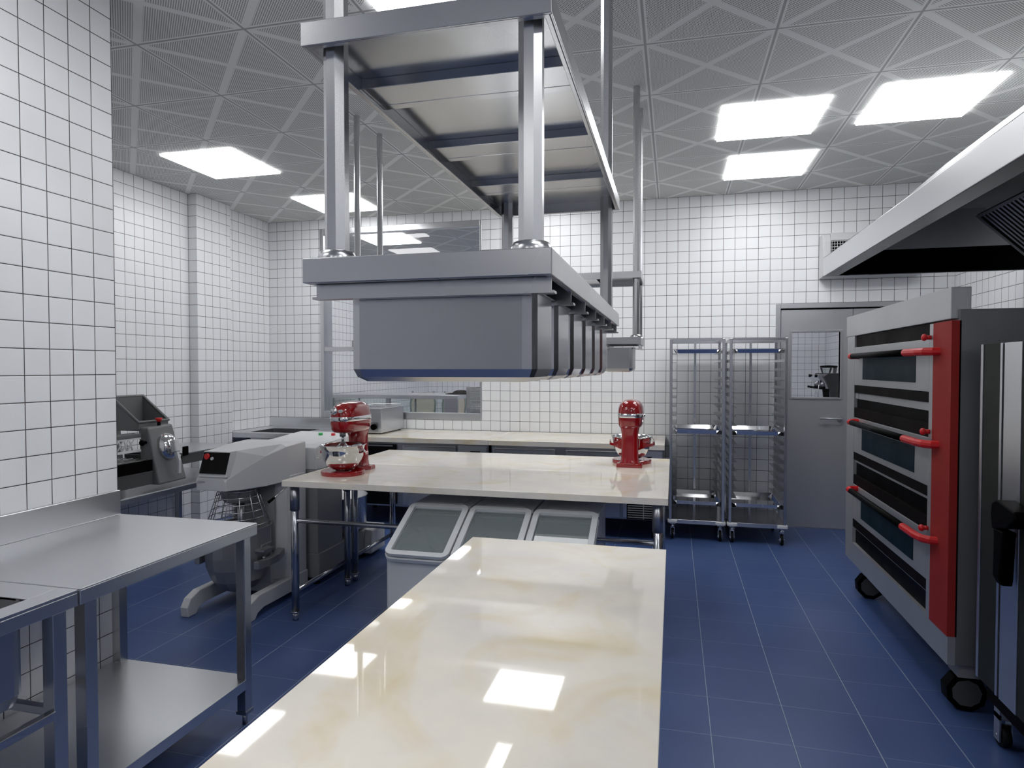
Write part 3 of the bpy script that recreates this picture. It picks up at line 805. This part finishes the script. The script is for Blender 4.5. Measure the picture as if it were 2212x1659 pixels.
# ------------------------------------------------------------------ corner sink at the back left
t = thing('corner_sink', 'stainless sink bench with splashback in the back left corner', 'sink', (-3.7, 5.8, 0))
sx0, sx1, sy0 = -4.258, -3.075, 5.425
cx0, cx1, cy0, cy1 = -4.06, -3.52, 5.52, 5.93
m = MB(); m.box(sx0, cx0, sy0, 6.16, .79, .80); m.box(cx1, sx1, sy0, 6.16, .79, .80); m.box(cx0, cx1, sy0, cy0, .79, .80); m.box(cx0, cx1, cy1, 6.16, .79, .80)
m.box(sx0, sx1, sy0, sy0+.005, .752, .79); m.box(sx1-.005, sx1, sy0+.005, 6.16, .752, .79)
m.build('sink_top', 'steel_l', t, .002)
m = MB(); m.loft([rrect(cx0, cx1, cy0, cy1, .797, .03), rrect(cx0, cx1, cy0, cy1, .55, .03)], False); m.add(rrect(cx0, cx1, cy0, cy1, .551, .03), [list(range(16))]); m.build('basin', 'steel_d', t)
B(sx0, sx1, 6.150, 6.163, .80, .898).build('backsplash', 'steel_l', t, .002)
for x in (sx0+.03, -3.70, sx1-.03):
    for y in (sy0+.03, 6.12):
        m = MB().box(x-.017, x+.017, y-.017, y+.017, 0, .752); m.build('leg', 'steel', t)
B(-4.0, -3.78, 5.46, 5.48, .50, .745).build('front_panel', 'steel_l', t, .002)
B(-3.68, -3.15, 5.47, 5.49, .50, .742).build('front_panel', 'blackgloss', t, .002)

# ------------------------------------------------------------------ refrigerated counters
def counter(x0, x1, label, parts):
    t = thing('refrigerated_counter', label, 'counter', ((x0+x1)/2, 5.8, 0))
    B(x0, x1, 5.36, 6.160, .757, .80).build('worktop', 'marble', t, .002)
    B(x0+.012, x1-.012, 5.42, 6.14, .165, .757).build('cabinet_body', 'steel_d', t, .002)
    for p in parts: p(t)
    for x in (x0+.08, (x0+x1)/2, x1-.08):
        for y in (5.50, 6.05):
            m = MB(); m.cyl((x, y, .03), (x, y, .165), .018, n=16); m.cyl((x, y, 0), (x, y, .03), .023, n=16); m.build('leg', 'blackgloss', t)
    return t
def cdoor(x0, x1, mat='steel', z0=.185, z1=.735):
    def f(t):
        m = MB(); m.box(x0, x1, 5.385, 5.418, z0, z1); d = m.build('door', mat, t, .006)
        m = MB(); m.box(x0+.02, x1-.02, 5.380, 5.386, z1-.018, z1-.006); m.build('door_handle', 'steel_d', d)
    return f
def cvent(x0, x1, grille=False):
    def f(t):
        m = MB(); m.box(x0, x1, 5.392, 5.418, .185, .745); p = m.build('control_panel', 'steel_l', t, .003)
        cxm = (x0+x1)/2+.03
        m = MB()
        for k in range(3): m.box(cxm-.045, cxm+.045, 5.389, 5.393, .640+.024*k, .648+.024*k)
        m.build('vent_slots', 'black', p)
        if grille:
            g0, g1 = x0+.03, x1-.01
            m = MB(); m.box(g0, g1, 5.387, 5.392, .175, .305); g = m.build('grille_panel', 'black', p)
            m = MB()
            for k in range(6): m.box(g0+.008, g1-.008, 5.383, 5.387, .188+.019*k, .196+.019*k)
            m.box((g0+g1)/2-.004, (g0+g1)/2+.004, 5.382, 5.387, .18, .30); m.build('grille_bars', 'mach_d', g)
    return f
counter(-3.050, -1.558, 'left refrigerated marble counter carrying the steel warmer', [cdoor(-3.0, -2.445, 'blackgloss'), cdoor(-2.372, -1.864), cvent(-1.846, -1.582)])
counter(-1.556, -.066, 'right refrigerated marble counter ending beside the tray trolleys', [cdoor(-1.521, -.967), cdoor(-.885, -.425), cvent(-.40, -.085, True)])

# steel warmer on the counter
t = thing('countertop_warmer', 'steel box warmer with black knob on the back counter behind the left mixer', 'warmer', (-2.9, 5.9, .80))
m = MB(); qx0, qx1, qy0, qy1 = -3.02, -2.685, 5.61, 6.13
m.box(qx0, qx1, qy0, qy0+.01, .81, 1.045); m.box(qx0, qx1, qy1-.01, qy1, .81, 1.045); m.box(qx0, qx0+.01, qy0+.01, qy1-.01, .81, 1.045); m.box(qx1-.01, qx1, qy0+.01, qy1-.01, .81, 1.045)
m.box(qx0+.01, qx1-.01, qy0+.01, qy1-.01, .81, 1.025); m.build('housing', 'steel_l', t, .003)
m = MB(); m.tube([(qx0+.02, qy0+.01, 1.06), (qx0+.02, qy1-.02, 1.06), (qx1-.02, qy1-.02, 1.06)], .005, 8); m.build('top_rail', 'chrome', t)
m = MB(); m.loft([[(x, qy0-.006, z) for x, y_, z in [(a, 0, b) for a, b, _ in rrect(-2.93, -2.715, .822, .915, 0, .01)]], [(a, qy0, b) for a, b, _ in rrect(-2.93, -2.715, .822, .915, 0, .01)]], True)
cp = m.build('control_panel', 'steel_d', t)
m = MB(); m.cyl((-2.755, qy0-.006, .868), (-2.755, qy0-.030, .868), .028, n=24); m.box(-2.760, -2.750, qy0-.040, qy0-.03, .842, .894); m.build('knob', 'black', cp)
m = MB(); m.cyl((-2.728, qy0-.006, .905), (-2.728, qy0-.009, .905), .003, n=8); m.build('indicator_lamp', 'green', cp)
for x in (qx0+.03, qx1-.03):
    for y in (qy0+.04, qy1-.04):
        m = MB(); m.cyl((x, y, .80), (x, y, .811), .012, n=12); m.build('foot', 'rubber', t)

# ------------------------------------------------------------------ tray trolleys
def caster_(t, x, y, z1=.135, r=.043):
    m = MB(); m.cyl((x-.010, y, r), (x+.010, y, r), r, n=24, smooth=True); w = m.build('caster', 'rubber', t)
    m = MB(); m.cyl((x-.0125, y, r), (x+.0125, y, r), r*.62, n=20)
    m.box(x-.016, x-.013, y-.013, y+.013, r-.01, r+.055); m.box(x+.013, x+.016, y-.013, y+.013, r-.01, r+.055); m.box(x-.016, x+.016, y-.013, y+.013, r+.052, r+.057)
    m.cyl((x-.022, y, r), (x+.022, y, r), .005, n=8)
    m.lathe([(.012, r+.057), (.020, r+.062), (.020, r+.070), (.012, r+.075), (.012, r+.08)], (x, y, 0), 16); m.box(x-.025, x+.025, y-.03, y+.03, z1-.004, z1)
    m.build('fork', 'chrome', w)
def trolley():
    t = thing('tray_trolley', '', 'tray trolley', (0, 0, 0))
    W, D, p = .440, .56, .022
    z0, z1 = .135, 1.668
    for x in (0, W-p):
        for y in (0, D-p): B(x, x+p, y, y+p, z0+.02, z1).build('post', 'steel_t', t, .002)
    m = MB(); m.box(p, W-p, 0, p, z1-p, z1); m.build('top_rail', 'steel_t', t)
    m = MB(); m.box(p, W-p, D-p, D, z1-p, z1); m.build('top_rail', 'steel_t', t)
    for x in (0, W-p):
        m = MB(); m.box(x, x+p, p, D-p, z1-p, z1); m.build('top_rail', 'steel_t', t)
    B((W-.020)/2-.0, (W+.020)/2, D-.012, D-.002, z0+.03, z1-p).build('back_bar', 'steel_t', t)
    m = MB(); m.box(0, W, 0, D, z0, z0+.035); m.build('base_plate', 'steel_t', t, .003)
    for k in range(18):
        z = .298+.0739*k - .0075
        for x, s_ in ((p, 1), (W-p, -1)):
            m = MB(); a = x; b = x+s_*.0015; c = x+s_*.040
            m.box(min(a, b), max(a, b), .004, D-.004, z, z+.026); m.box(min(b, c), max(b, c), .004, D-.004, z, z+.0015)
            m.build('tray_slide', 'steel_t', t)
    for x in (-.012, W-.068):
        for y in (-.014, D-.062):
            m = MB(); m.loft([rrect(x, x+.08, y, y+.076, z0+.006, .012), rrect(x, x+.08, y, y+.076, z0+.030, .012)], True); m.build('bumper', 'white', t, .004)
    for x in (.030, W-.030):
        for y in (.035, D-.04): caster_(t, x, y)
    return t
M['steel_t'] = steel('trolley steel', (.56, .57, .59), .24)
tr = trolley(); tr.location = (-.030, 5.497, 0)
tr['label'] = 'left tray trolley, next to the end of the marble counter'
tr2 = dup(tr, (.443, 5.497, 0), label='right tray trolley, partly in front of the grey door')
def sheet_tray(x, y, z, label, grp=None):
    x0, x1, y0, y1 = x+.026, x+.414, y+.012, y+.530
    h = .034; m = MB(); e = .0012
    m.loft([rrect(x0, x1, y0, y1, z+h, .012), rrect(x0+.008, x1-.008, y0+.008, y1-.008, z+h, .012), rrect(x0+.026, x1-.026, y0+.026, y1-.026, z+.001, .02)], False, False)
    m.loft([rrect(x0, x1, y0, y1, z+h, .012), rrect(x0, x1, y0, y1, z+h-.003, .012), rrect(x0+.008, x1-.008, y0+.008, y1-.008, z+h-.003, .012), rrect(x0+.025, x1-.025, y0+.025, y1-.025, z, .02)], False, False)
    q = rrect(x0+.026, x1-.026, y0+.026, y1-.026, z+.001, .02); m.add(q, [list(range(len(q)))])
    q = rrect(x0+.025, x1-.025, y0+.025, y1-.025, z, .02); m.add(q, [list(range(len(q)))])
    o = m.build('baking_tray', 'chrome', org=((x0+x1)/2, (y0+y1)/2, z))
    tag(o, label, 'baking tray', 'baking trays in the trolleys')
for xx, nm in ((-.030, 'left'), (.443, 'right')):
    for k, lv in ((17, 'top'), (8, 'middle'), (0, 'bottom')):
        sheet_tray(xx, 5.497, .298+.0739*k-.006, 'steel baking tray on the %s level of the %s trolley' % (lv, nm))

# ------------------------------------------------------------------ deck oven
t = thing('deck_oven', 'three deck oven with red side panel and red tipped black handles', 'oven', (1.5, 3.78, 0))
OY0, OY1 = 2.978, 4.600
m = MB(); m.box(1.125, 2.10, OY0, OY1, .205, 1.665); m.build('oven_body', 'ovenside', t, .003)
m = MB(); m.box(1.098, 1.172, 2.993, 4.622, 1.627, 1.757); m.build('canopy', 'ovenface', t, .003)
X_ = 1.100
def fr(y0, y1, z0, z1, nm, mat, x=X_, d=.028, par=None, bev=0.): return B(x, x+d, y0, y1, z0, z1).build(nm, mat, par or t, bev)
fr(4.434, OY1, .205, 1.627, 'side_frame', 'ovenface'); fr(3.169, 3.217, .329, 1.620, 'side_frame', 'ovenface')
fr(OY0, 3.169, .205, .322, 'side_frame', 'ovenface'); fr(3.169, 4.434, .205, .329, 'bottom_frame', 'ovenface')
fr(OY0, 3.169, .322, 1.620, 'control_panel', 'redpanel', X_-.003, .031)
fr(OY0, OY0+.0015, .322, 1.62, 'panel_edge', 'black', X_+.026, .006)
decks = [(1.320, 1.555, 1.358, 1.484, 1.497, 1.561), (.902, 1.118, .935, 1.060, 1.098, 1.145), (.483, .700, .520, .628, .686, .716)]
B(1.119, 1.124, 3.217, 4.434, .329, 1.62).build('front_recess', 'black', t)
for i, (z0, z1, g0, g1, hz, kz) in enumerate(decks):
    d = fr(3.219, 4.432, z0, z1, 'oven_door', 'ovenface', bev=.002)
    fr(3.381, 4.248, g0, g1, 'door_glass', 'teal', X_-.002, .004, d)
    m = MB(); m.tube([(1.042, 3.33, hz+.0), (1.042, 4.25, hz)], .0165, 12); m.build('handle_bar', 'black', d)
    for s_, ya, yb in ((1, 3.345, 3.10), (-1, 4.24, 4.33)):
        pts = [(1.042, ya, hz), (1.043, (ya*1.0+yb*2)/3 if s_ > 0 else 4.29, hz), (1.052, yb+(.03 if s_ > 0 else -.012), hz), (1.075, yb+(.006 if s_ > 0 else 0), hz), (1.102, yb, hz)]
        m = MB(); m.tube(pts, .0175, 10, smooth=False); m.build('handle_end', 'redp', d)
    m = MB(); m.cyl((1.10, 3.205, kz), (1.082, 3.205, kz), .010, n=12); m.sphere((1.074, 3.205, kz), .0155, 14, 10, (.8, 1, 1)); m.build('steam_knob', 'redp', d)
# strips between the decks
for (za, zb, mt, dx) in ((1.558, 1.625, 'brown', .010), (1.273, 1.318, 'brown', .002), (1.120, 1.180, 'brown', .002), (.855, .900, 'brown', .002), (.702, .760, 'brown', .002), (.432, .481, 'brown', .002)):
    fr(3.219, 4.432, za, zb, 'vent_strip', mt, X_+dx, .02)
for (za, zb) in ((1.235, 1.271), (.838, .853), (.420, .430)):
    fr(3.219, 4.432, za, zb, 'deck_shelf', 'ovenface', X_+.012, .006)
m = MB(); m.box(1.106, 1.113, 4.37, 4.42, 1.236, 1.270); m.build('hinge_block', 'frame_grey', t, .002)
for y in (3.045, 4.385):
    for x in (1.187, 1.98):
        m = MB(); m.cyl((x, y-.03, .078), (x, y+.03, .078), .078, n=9, smooth=False); w = m.build('caster', 'black', t)
        m = MB(); m.cyl((x, y-.033, .078), (x, y+.033, .078), .056, n=9, smooth=False); m.build('wheel_hub', 'darkgrey', w)
        m = MB(); m.box(x-.04, x+.04, y-.05, y+.05, .15, .206); m.build('mount', 'mach_d', w)

# ------------------------------------------------------------------ combi oven on the right edge
t = thing('combi_oven', 'tall dark glass fronted oven with long black handle at the right edge of the photo', 'oven', (1.6, 2.4, 0))
CX = 1.150
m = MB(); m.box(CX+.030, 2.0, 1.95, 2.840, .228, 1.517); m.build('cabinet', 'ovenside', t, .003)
m = MB(); m.box(CX, CX+.03, 2.832, 2.850, .228, 1.517); m.build('door_trim', 'steel_l', t, .001)
m = MB(); m.box(CX+.004, CX+.03, 2.698, 2.831, .228, 1.517); m.build('glass_strip', 'combiglass', t)
m = MB(); m.box(CX, CX+.03, 2.682, 2.697, .228, 1.517); m.build('door_trim', 'steel_l', t, .001)
m = MB(); m.box(CX+.015, CX+.03, 2.666, 2.682, .228, 1.517); m.build('door_gap', 'black', t)
m = MB(); m.box(CX, CX+.03, 2.548, 2.666, .228, 1.517); dr = m.build('door_frame', 'steel_l', t, .001)
m = MB(); m.box(CX+.004, CX+.03, 1.96, 2.547, .228, 1.517); m.build('door_glass', 'combiglass', t)
m = MB()
HL = []
for z, ya, yb, xa in ((.672, 2.588, 2.552, 1.105), (.70, 2.592, 2.545, 1.092), (.84, 2.598, 2.535, 1.096), (.865, 2.600, 2.528, 1.095)):
    HL.append([(xa, ya, z), (xa, yb, z), (CX-.012, yb, z), (CX-.012, ya, z)])
m.loft(HL, True)
m.prism([(2.604, .86), (2.50, .885), (2.446, .925), (2.452, .950), (2.57, .968), (2.607, .952), (2.614, .915)], 'X', 1.092, CX+.004)
m.build('door_handle', 'black', dr, .005)
m = MB(); m.box(CX+.035, 1.98, 1.97, 2.838, .150, .228); m.build('base', 'brown', t)
for y in (2.775, 2.05):
    for x in (1.215, 1.93):
        m = MB(); m.cyl((x-.014, y, .040), (x+.014, y, .040), .040, n=20); w = m.build('caster', 'rubber', t)
        m = MB(); m.box(x-.022, x-.016, y-.022, y+.022, .022, .125); m.box(x+.016, x+.022, y-.022, y+.022, .022, .125); m.box(x-.022, x+.022, y-.022, y+.022, .105, .15); m.cyl((x-.024, y, .04), (x+.024, y, .04), .006, n=10); m.build('fork', 'steel_l', w)

# ------------------------------------------------------------------ exhaust hood
t = thing('exhaust_hood', 'large stainless exhaust hood hanging above the ovens', 'exhaust hood', (1.6, 3.1, 2.05))
HX, HY, HYn, HZ = .988, 4.80, 1.3, 2.05
m = MB(); e = .006
m.box(HX, HX+e, HYn, HY, HZ, HZ+.125); m.box(HX+e, XR-.003, HY-e, HY, HZ, HZ+.125); m.box(HX+e, XR-.003, HYn, HYn+e, HZ, HZ+.125)
m.build('skirt', 'steel_l', t, .003)
# sloping top
TZ = 2.62
m = MB()
a = [(HX, HYn, HZ+.125), (XR-.003, HYn, HZ+.125), (XR-.003, HY, HZ+.125), (HX, HY, HZ+.125)]
b = [(HX+.10, HYn+.10, HZ+.150), (XR-.003, HYn+.10, HZ+.150), (XR-.003, HY-.10, HZ+.150), (HX+.10, HY-.10, HZ+.150)]
c = [(HX+.55, HYn+.5, TZ), (XR-.003, HYn+.5, TZ), (XR-.003, HY-.5, TZ), (HX+.55, HY-.5, TZ)]
m.loft([a, b, c], False); m.add(c, [(0, 1, 2, 3)]); m.build('top_shell', 'steel_l', t)
m = MB(); m.box(1.72, XR-.003, 2.6, 3.5, TZ, 2.998); m.build('duct', 'steel_l', t, .003)
m = MB()  # lower lip turned inwards
w = .088
m.box(HX+e, HX+w, HYn+e, HY-e, HZ, HZ+.004); m.box(HX+w, XR-.003, HY-.022, HY-e, HZ, HZ+.004); m.box(HX+w, XR-.003, HYn+e, HYn+.03, HZ, HZ+.004)
m.build('gutter_lip', 'steel', t)
m = MB()
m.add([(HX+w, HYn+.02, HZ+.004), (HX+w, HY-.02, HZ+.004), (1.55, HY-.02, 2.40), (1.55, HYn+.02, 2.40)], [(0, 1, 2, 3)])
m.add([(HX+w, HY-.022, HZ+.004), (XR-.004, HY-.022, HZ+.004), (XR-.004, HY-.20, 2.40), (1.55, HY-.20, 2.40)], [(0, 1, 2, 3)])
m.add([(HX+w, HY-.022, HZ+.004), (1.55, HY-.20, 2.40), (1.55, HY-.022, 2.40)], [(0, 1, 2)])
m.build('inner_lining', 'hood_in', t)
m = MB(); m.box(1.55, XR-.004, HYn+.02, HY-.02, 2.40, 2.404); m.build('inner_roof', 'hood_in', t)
# filter bank sloping down towards the wall
def fp(s_, off=0.): # s: 0 top left .. 1 bottom right
    A = Vector((1.72, 0, 2.322)); Bq = Vector((1.975, 0, 2.075)); d = (Bq-A); n = Vector((-.696, 0, -.718))
    p = A+d*s_+n*off; return p.x, p.z
nf = 0
for k in range(3):
    y1 = 4.34-.75*k; y0 = y1-.735
    m = MB()
    def bar(ya, yb, sa, sb, o0, o1):
        q = [fp(sa, o0), fp(sb, o0), fp(sb, o1), fp(sa, o1)]
        m.loft([[(x, ya, z) for x, z in q], [(x, yb, z) for x, z in q]], True)
    bar(y0, y1, 0, .05, -.01, .012); bar(y0, y1, .95, 1, -.01, .012); bar(y0, y0+.03, .05, .95, -.01, .012); bar(y1-.03, y1, .05, .95, -.01, .012)
    fl = m.build('grease_filter', 'hood_fil', t)
    m = MB()
    for j in range(16):
        yy = y0+.05+j*(y1-y0-.1)/15.5
        bar(yy, yy+.02, .05, .95, -.004, .006)
    m.build('baffles', 'steel_d', fl)
    m = MB(); bar(y0+.03, y1-.03, .05, .95, -.02, -.014); m.build('filter_back', 'black', fl)

# ------------------------------------------------------------------ wall unit above the door
t = thing('wall_air_unit', 'pale grey wall mounted air unit with grid grille beside the hood', 'air unit', (1.6, 6.1, 2.2))
m = MB(); q = [(YB-.005, 2.205), (6.03, 2.205), (6.0, 2.225), (5.985, 2.30), (5.985, 2.50), (6.02, 2.565), (6.06, 2.575), (YB-.005, 2.575)]
m.prism(q, 'X', 1.235, 1.292); m.build('end_cap', 'frame_p', t, .004)
m = MB(); m.prism(q, 'X', 1.93, 1.99); m.build('end_cap', 'frame_p', t, .004)
m = MB(); m.box(1.292, 1.93, 5.99, YB-.005, 2.51, 2.572); m.box(1.292, 1.93, 5.99, YB-.005, 2.205, 2.40); m.box(1.292, 1.93, 6.10, YB-.005, 2.40, 2.51); m.build('casing', 'frame_p', t, .003)
m = MB(); m.box(1.294, 1.93, 6.04, 6.045, 2.402, 2.508); m.build('grille_back', 'black', t)
m = MB()
for k in range(30): m.box(1.30+.021*k, 1.304+.021*k, 5.992, 5.998, 2.40, 2.51)
for k in range(5): m.box(1.292, 1.93, 5.988, 5.992, 2.405+.024*k, 2.409+.024*k)
m.build('grille', 'frame_p', t)

# ------------------------------------------------------------------ next room, seen through the glass
t = thing('display_counter', 'steel framed glass display counter in the room behind the window', 'display counter', (-3.3, 7.6, 0))
dx0, dx1, dy0, dy1, dz = -4.2, -2.502, 7.30, 8.0, 1.098
m = MB(); m.box(dx0, dx1, dy0, dy1, dz-.045, dz); m.build('top', 'steel_l', t, .003)
for x in (dx0, -3.43, dx1-.17):
    B(x, x+(.05 if x > -4.1 and x < -3 else .05 if x < -4 else .17), dy0, dy0+.04, .78, dz-.045).build('post', 'frame_grey', t)
B(dx1-.04, dx1, dy1-.04, dy1, .78, dz-.045).build('post', 'frame_grey', t)
B(-3.81, -3.79, dy0+.02, dy0+.03, .78, dz-.045).build('divider', 'frame_grey', t); B(-3.06, -3.04, dy0+.02, dy0+.03, .78, dz-.045).build('divider', 'frame_grey', t)
B(dx0+.05, dx1-.17, dy0+.012, dy0+.017, .80, dz-.045).build('glass_panel', 'dglass', t)
B(dx0, dx1, dy0, dy1, 0, .78).build('cabinet_body', 'steel', t, .003)
m = MB(); m.lathe([(0, 1.098), (.20, 1.098), (.20, 1.102), (.11, 1.112), (.09, 1.132), (.05, 1.147), (0, 1.15)], (-2.62, 7.78, 0), 32)
tag(m.build('domed_lid', 'black', org=(-2.62, 7.78, 1.098)), 'black domed lid lying on the display counter behind the window', 'lid')
t = thing('louvred_unit', 'grey louvred unit seen at the lower right corner of the window', 'ventilation unit', (-1.95, 6.8, 0))
m = MB(); m.box(-2.17, -1.70, 6.62, 6.95, .0, 1.225); m.build('casing', 'steel', t, .004)
m = MB()
for k in range(18): m.box(-2.115, -1.72, 6.612, 6.62, .955+.0148*k, .963+.0148*k)
m.build('louvres', 'steel_l', t)
def chair(x, y, rz, label):
    t = thing('dining_chair', label, 'chair', (0, 0, 0))
    m = MB(); m.loft([rrect(-.22, .22, -.22, .22, .44, .06), rrect(-.22, .22, -.22, .22, .49, .06)], True); m.build('seat', 'wood', t, .006)
    m = MB(); m.loft([[(-.19, .20, .62), (.19, .20, .62), (.19, .23, .62), (-.19, .23, .62)], [(-.24, .23, .85), (.24, .23, .85), (.24, .26, .85), (-.24, .26, .85)], [(-.20, .25, 1.06), (.20, .25, 1.06), (.20, .28, 1.06), (-.20, .28, 1.06)]], True); m.build('backrest', 'beige', t, .01)
    for sx in (-1, 1):
        m = MB(); m.tube([(sx*.20, .22, 0), (sx*.19, .215, .46), (sx*.235, .225, .75), (sx*.25, .24, .90), (sx*.21, .265, 1.08)], .018, 8); m.build('leg', 'chairgreen', t)
        m = MB(); m.tube([(sx*.20, -.20, 0), (sx*.18, -.18, .45)], .016, 8); m.build('leg', 'chairgreen', t)
    t.location = (x, y, 0); t.rotation_euler = (0, 0, rz); t.scale = (.76, .9, 1)
    return t
chair(-3.62, 8.85, .15, 'left beige chair behind the display counter in the next room')
chair(-3.18, 8.85, -.1, 'right beige chair behind the display counter in the next room')
# espresso machine through the door glass
t = thing('bar_counter', 'dark bar counter standing in the next room behind the door', 'counter', (1.9, 8.3, 0))
B(1.50, 2.28, 7.7, 9.2, 0, .93).build('cabinet_body', 'darkgrey', t, .004)
B(1.47, 2.28, 7.65, 9.25, .93, .97).build('worktop', 'steel_l', t, .003)
t = thing('espresso_machine', 'dark and chrome espresso machine seen through the door window', 'coffee machine', (1.8, 8.2, .97))
m = MB(); m.prism([(1.755, .99), (1.735, 1.16), (1.69, 1.27), (1.655, 1.33), (1.70, 1.365), (2.14, 1.365), (2.14, .99)], 'Y', 7.95, 7.99); m.build('side_panel', 'darkgrey', t, .004)
m = MB(); m.prism([(1.755, .99), (1.735, 1.16), (1.69, 1.27), (1.655, 1.33), (1.70, 1.365), (2.14, 1.365), (2.14, .99)], 'Y', 8.56, 8.60); m.build('side_panel', 'darkgrey', t, .004)
m = MB(); m.prism([(1.66, .985), (1.69, 1.16), (1.68, 1.24), (1.60, 1.325), (1.605, 1.352), (1.72, 1.355), (2.10, 1.36), (2.10, .985)], 'Y', 7.99, 8.56); m.build('body', 'chrome', t, .004)
m = MB(); m.box(1.60, 2.0, 8.0, 8.55, .97, .99); m.build('drip_tray', 'steel_d', t)
for y in (8.06, 8.40):
    m = MB(); m.cyl((1.68, y, 1.215), (1.68, y, 1.26), .035, n=16); m.build('group_head', 'steel_d', t)
    m = MB(); m.cyl((1.68, y, 1.18), (1.68, y, 1.215), .036, n=16); m.cyl((1.66, y, 1.192), (1.57, y-.02, 1.205), .013, n=12); m.build('portafilter', 'black', t)
    m = MB(); m.cyl((1.63, y, 1.332), (1.585, y, 1.337), .017, n=12); m.build('control_knob', 'black', t)
m = MB(); m.prism([(1.665, .99), (1.72, .99), (1.71, 1.19), (1.64, 1.19)], 'Y', 7.93, 7.95); m.build('front_leg', 'black', t)
m = MB(); m.tube([(1.63, 8.0, 1.30), (1.60, 7.97, 1.15), (1.605, 7.96, 1.05)], .005, 8); m.build('steam_wand', 'chrome', t)
t = thing('coffee_grinder', 'coffee grinder hopper with dark lid rising behind the espresso machine', 'coffee grinder', (1.78, 8.85, .97))
B(1.84, 2.05, 8.76, 8.95, .97, 1.30).build('grinder_body', 'darkgrey', t, .01)
m = MB(); m.lathe([(.030, 1.30), (.070, 1.428)], (1.87, 8.85, 0), 20); m.build('hopper', 'dglass', t)
m = MB(); m.lathe([(0, 1.462), (.09, 1.458), (.105, 1.446), (.095, 1.430), (0, 1.430)], (1.90, 8.85, 0), 24); m.build('lid', 'black', t)
m = MB(); m.prism([(1.945, 1.30), (1.975, 1.30), (1.995, 1.435), (1.955, 1.435)], 'Y', 8.83, 8.87); m.build('bracket', 'mach_d', t)

# ------------------------------------------------------------------ render look
w = bpy.data.worlds.new('world'); S.world = w; w.use_nodes = True
w.node_tree.nodes['Background'].inputs[0].default_value = (.6, .65, .7, 1); w.node_tree.nodes['Background'].inputs[1].default_value = .05
S.view_settings.view_transform = 'Standard'; S.view_settings.look = 'None'
S.view_settings.gamma = 1; S.view_settings.exposure = 0.0; S.view_settings.use_curve_mapping = False
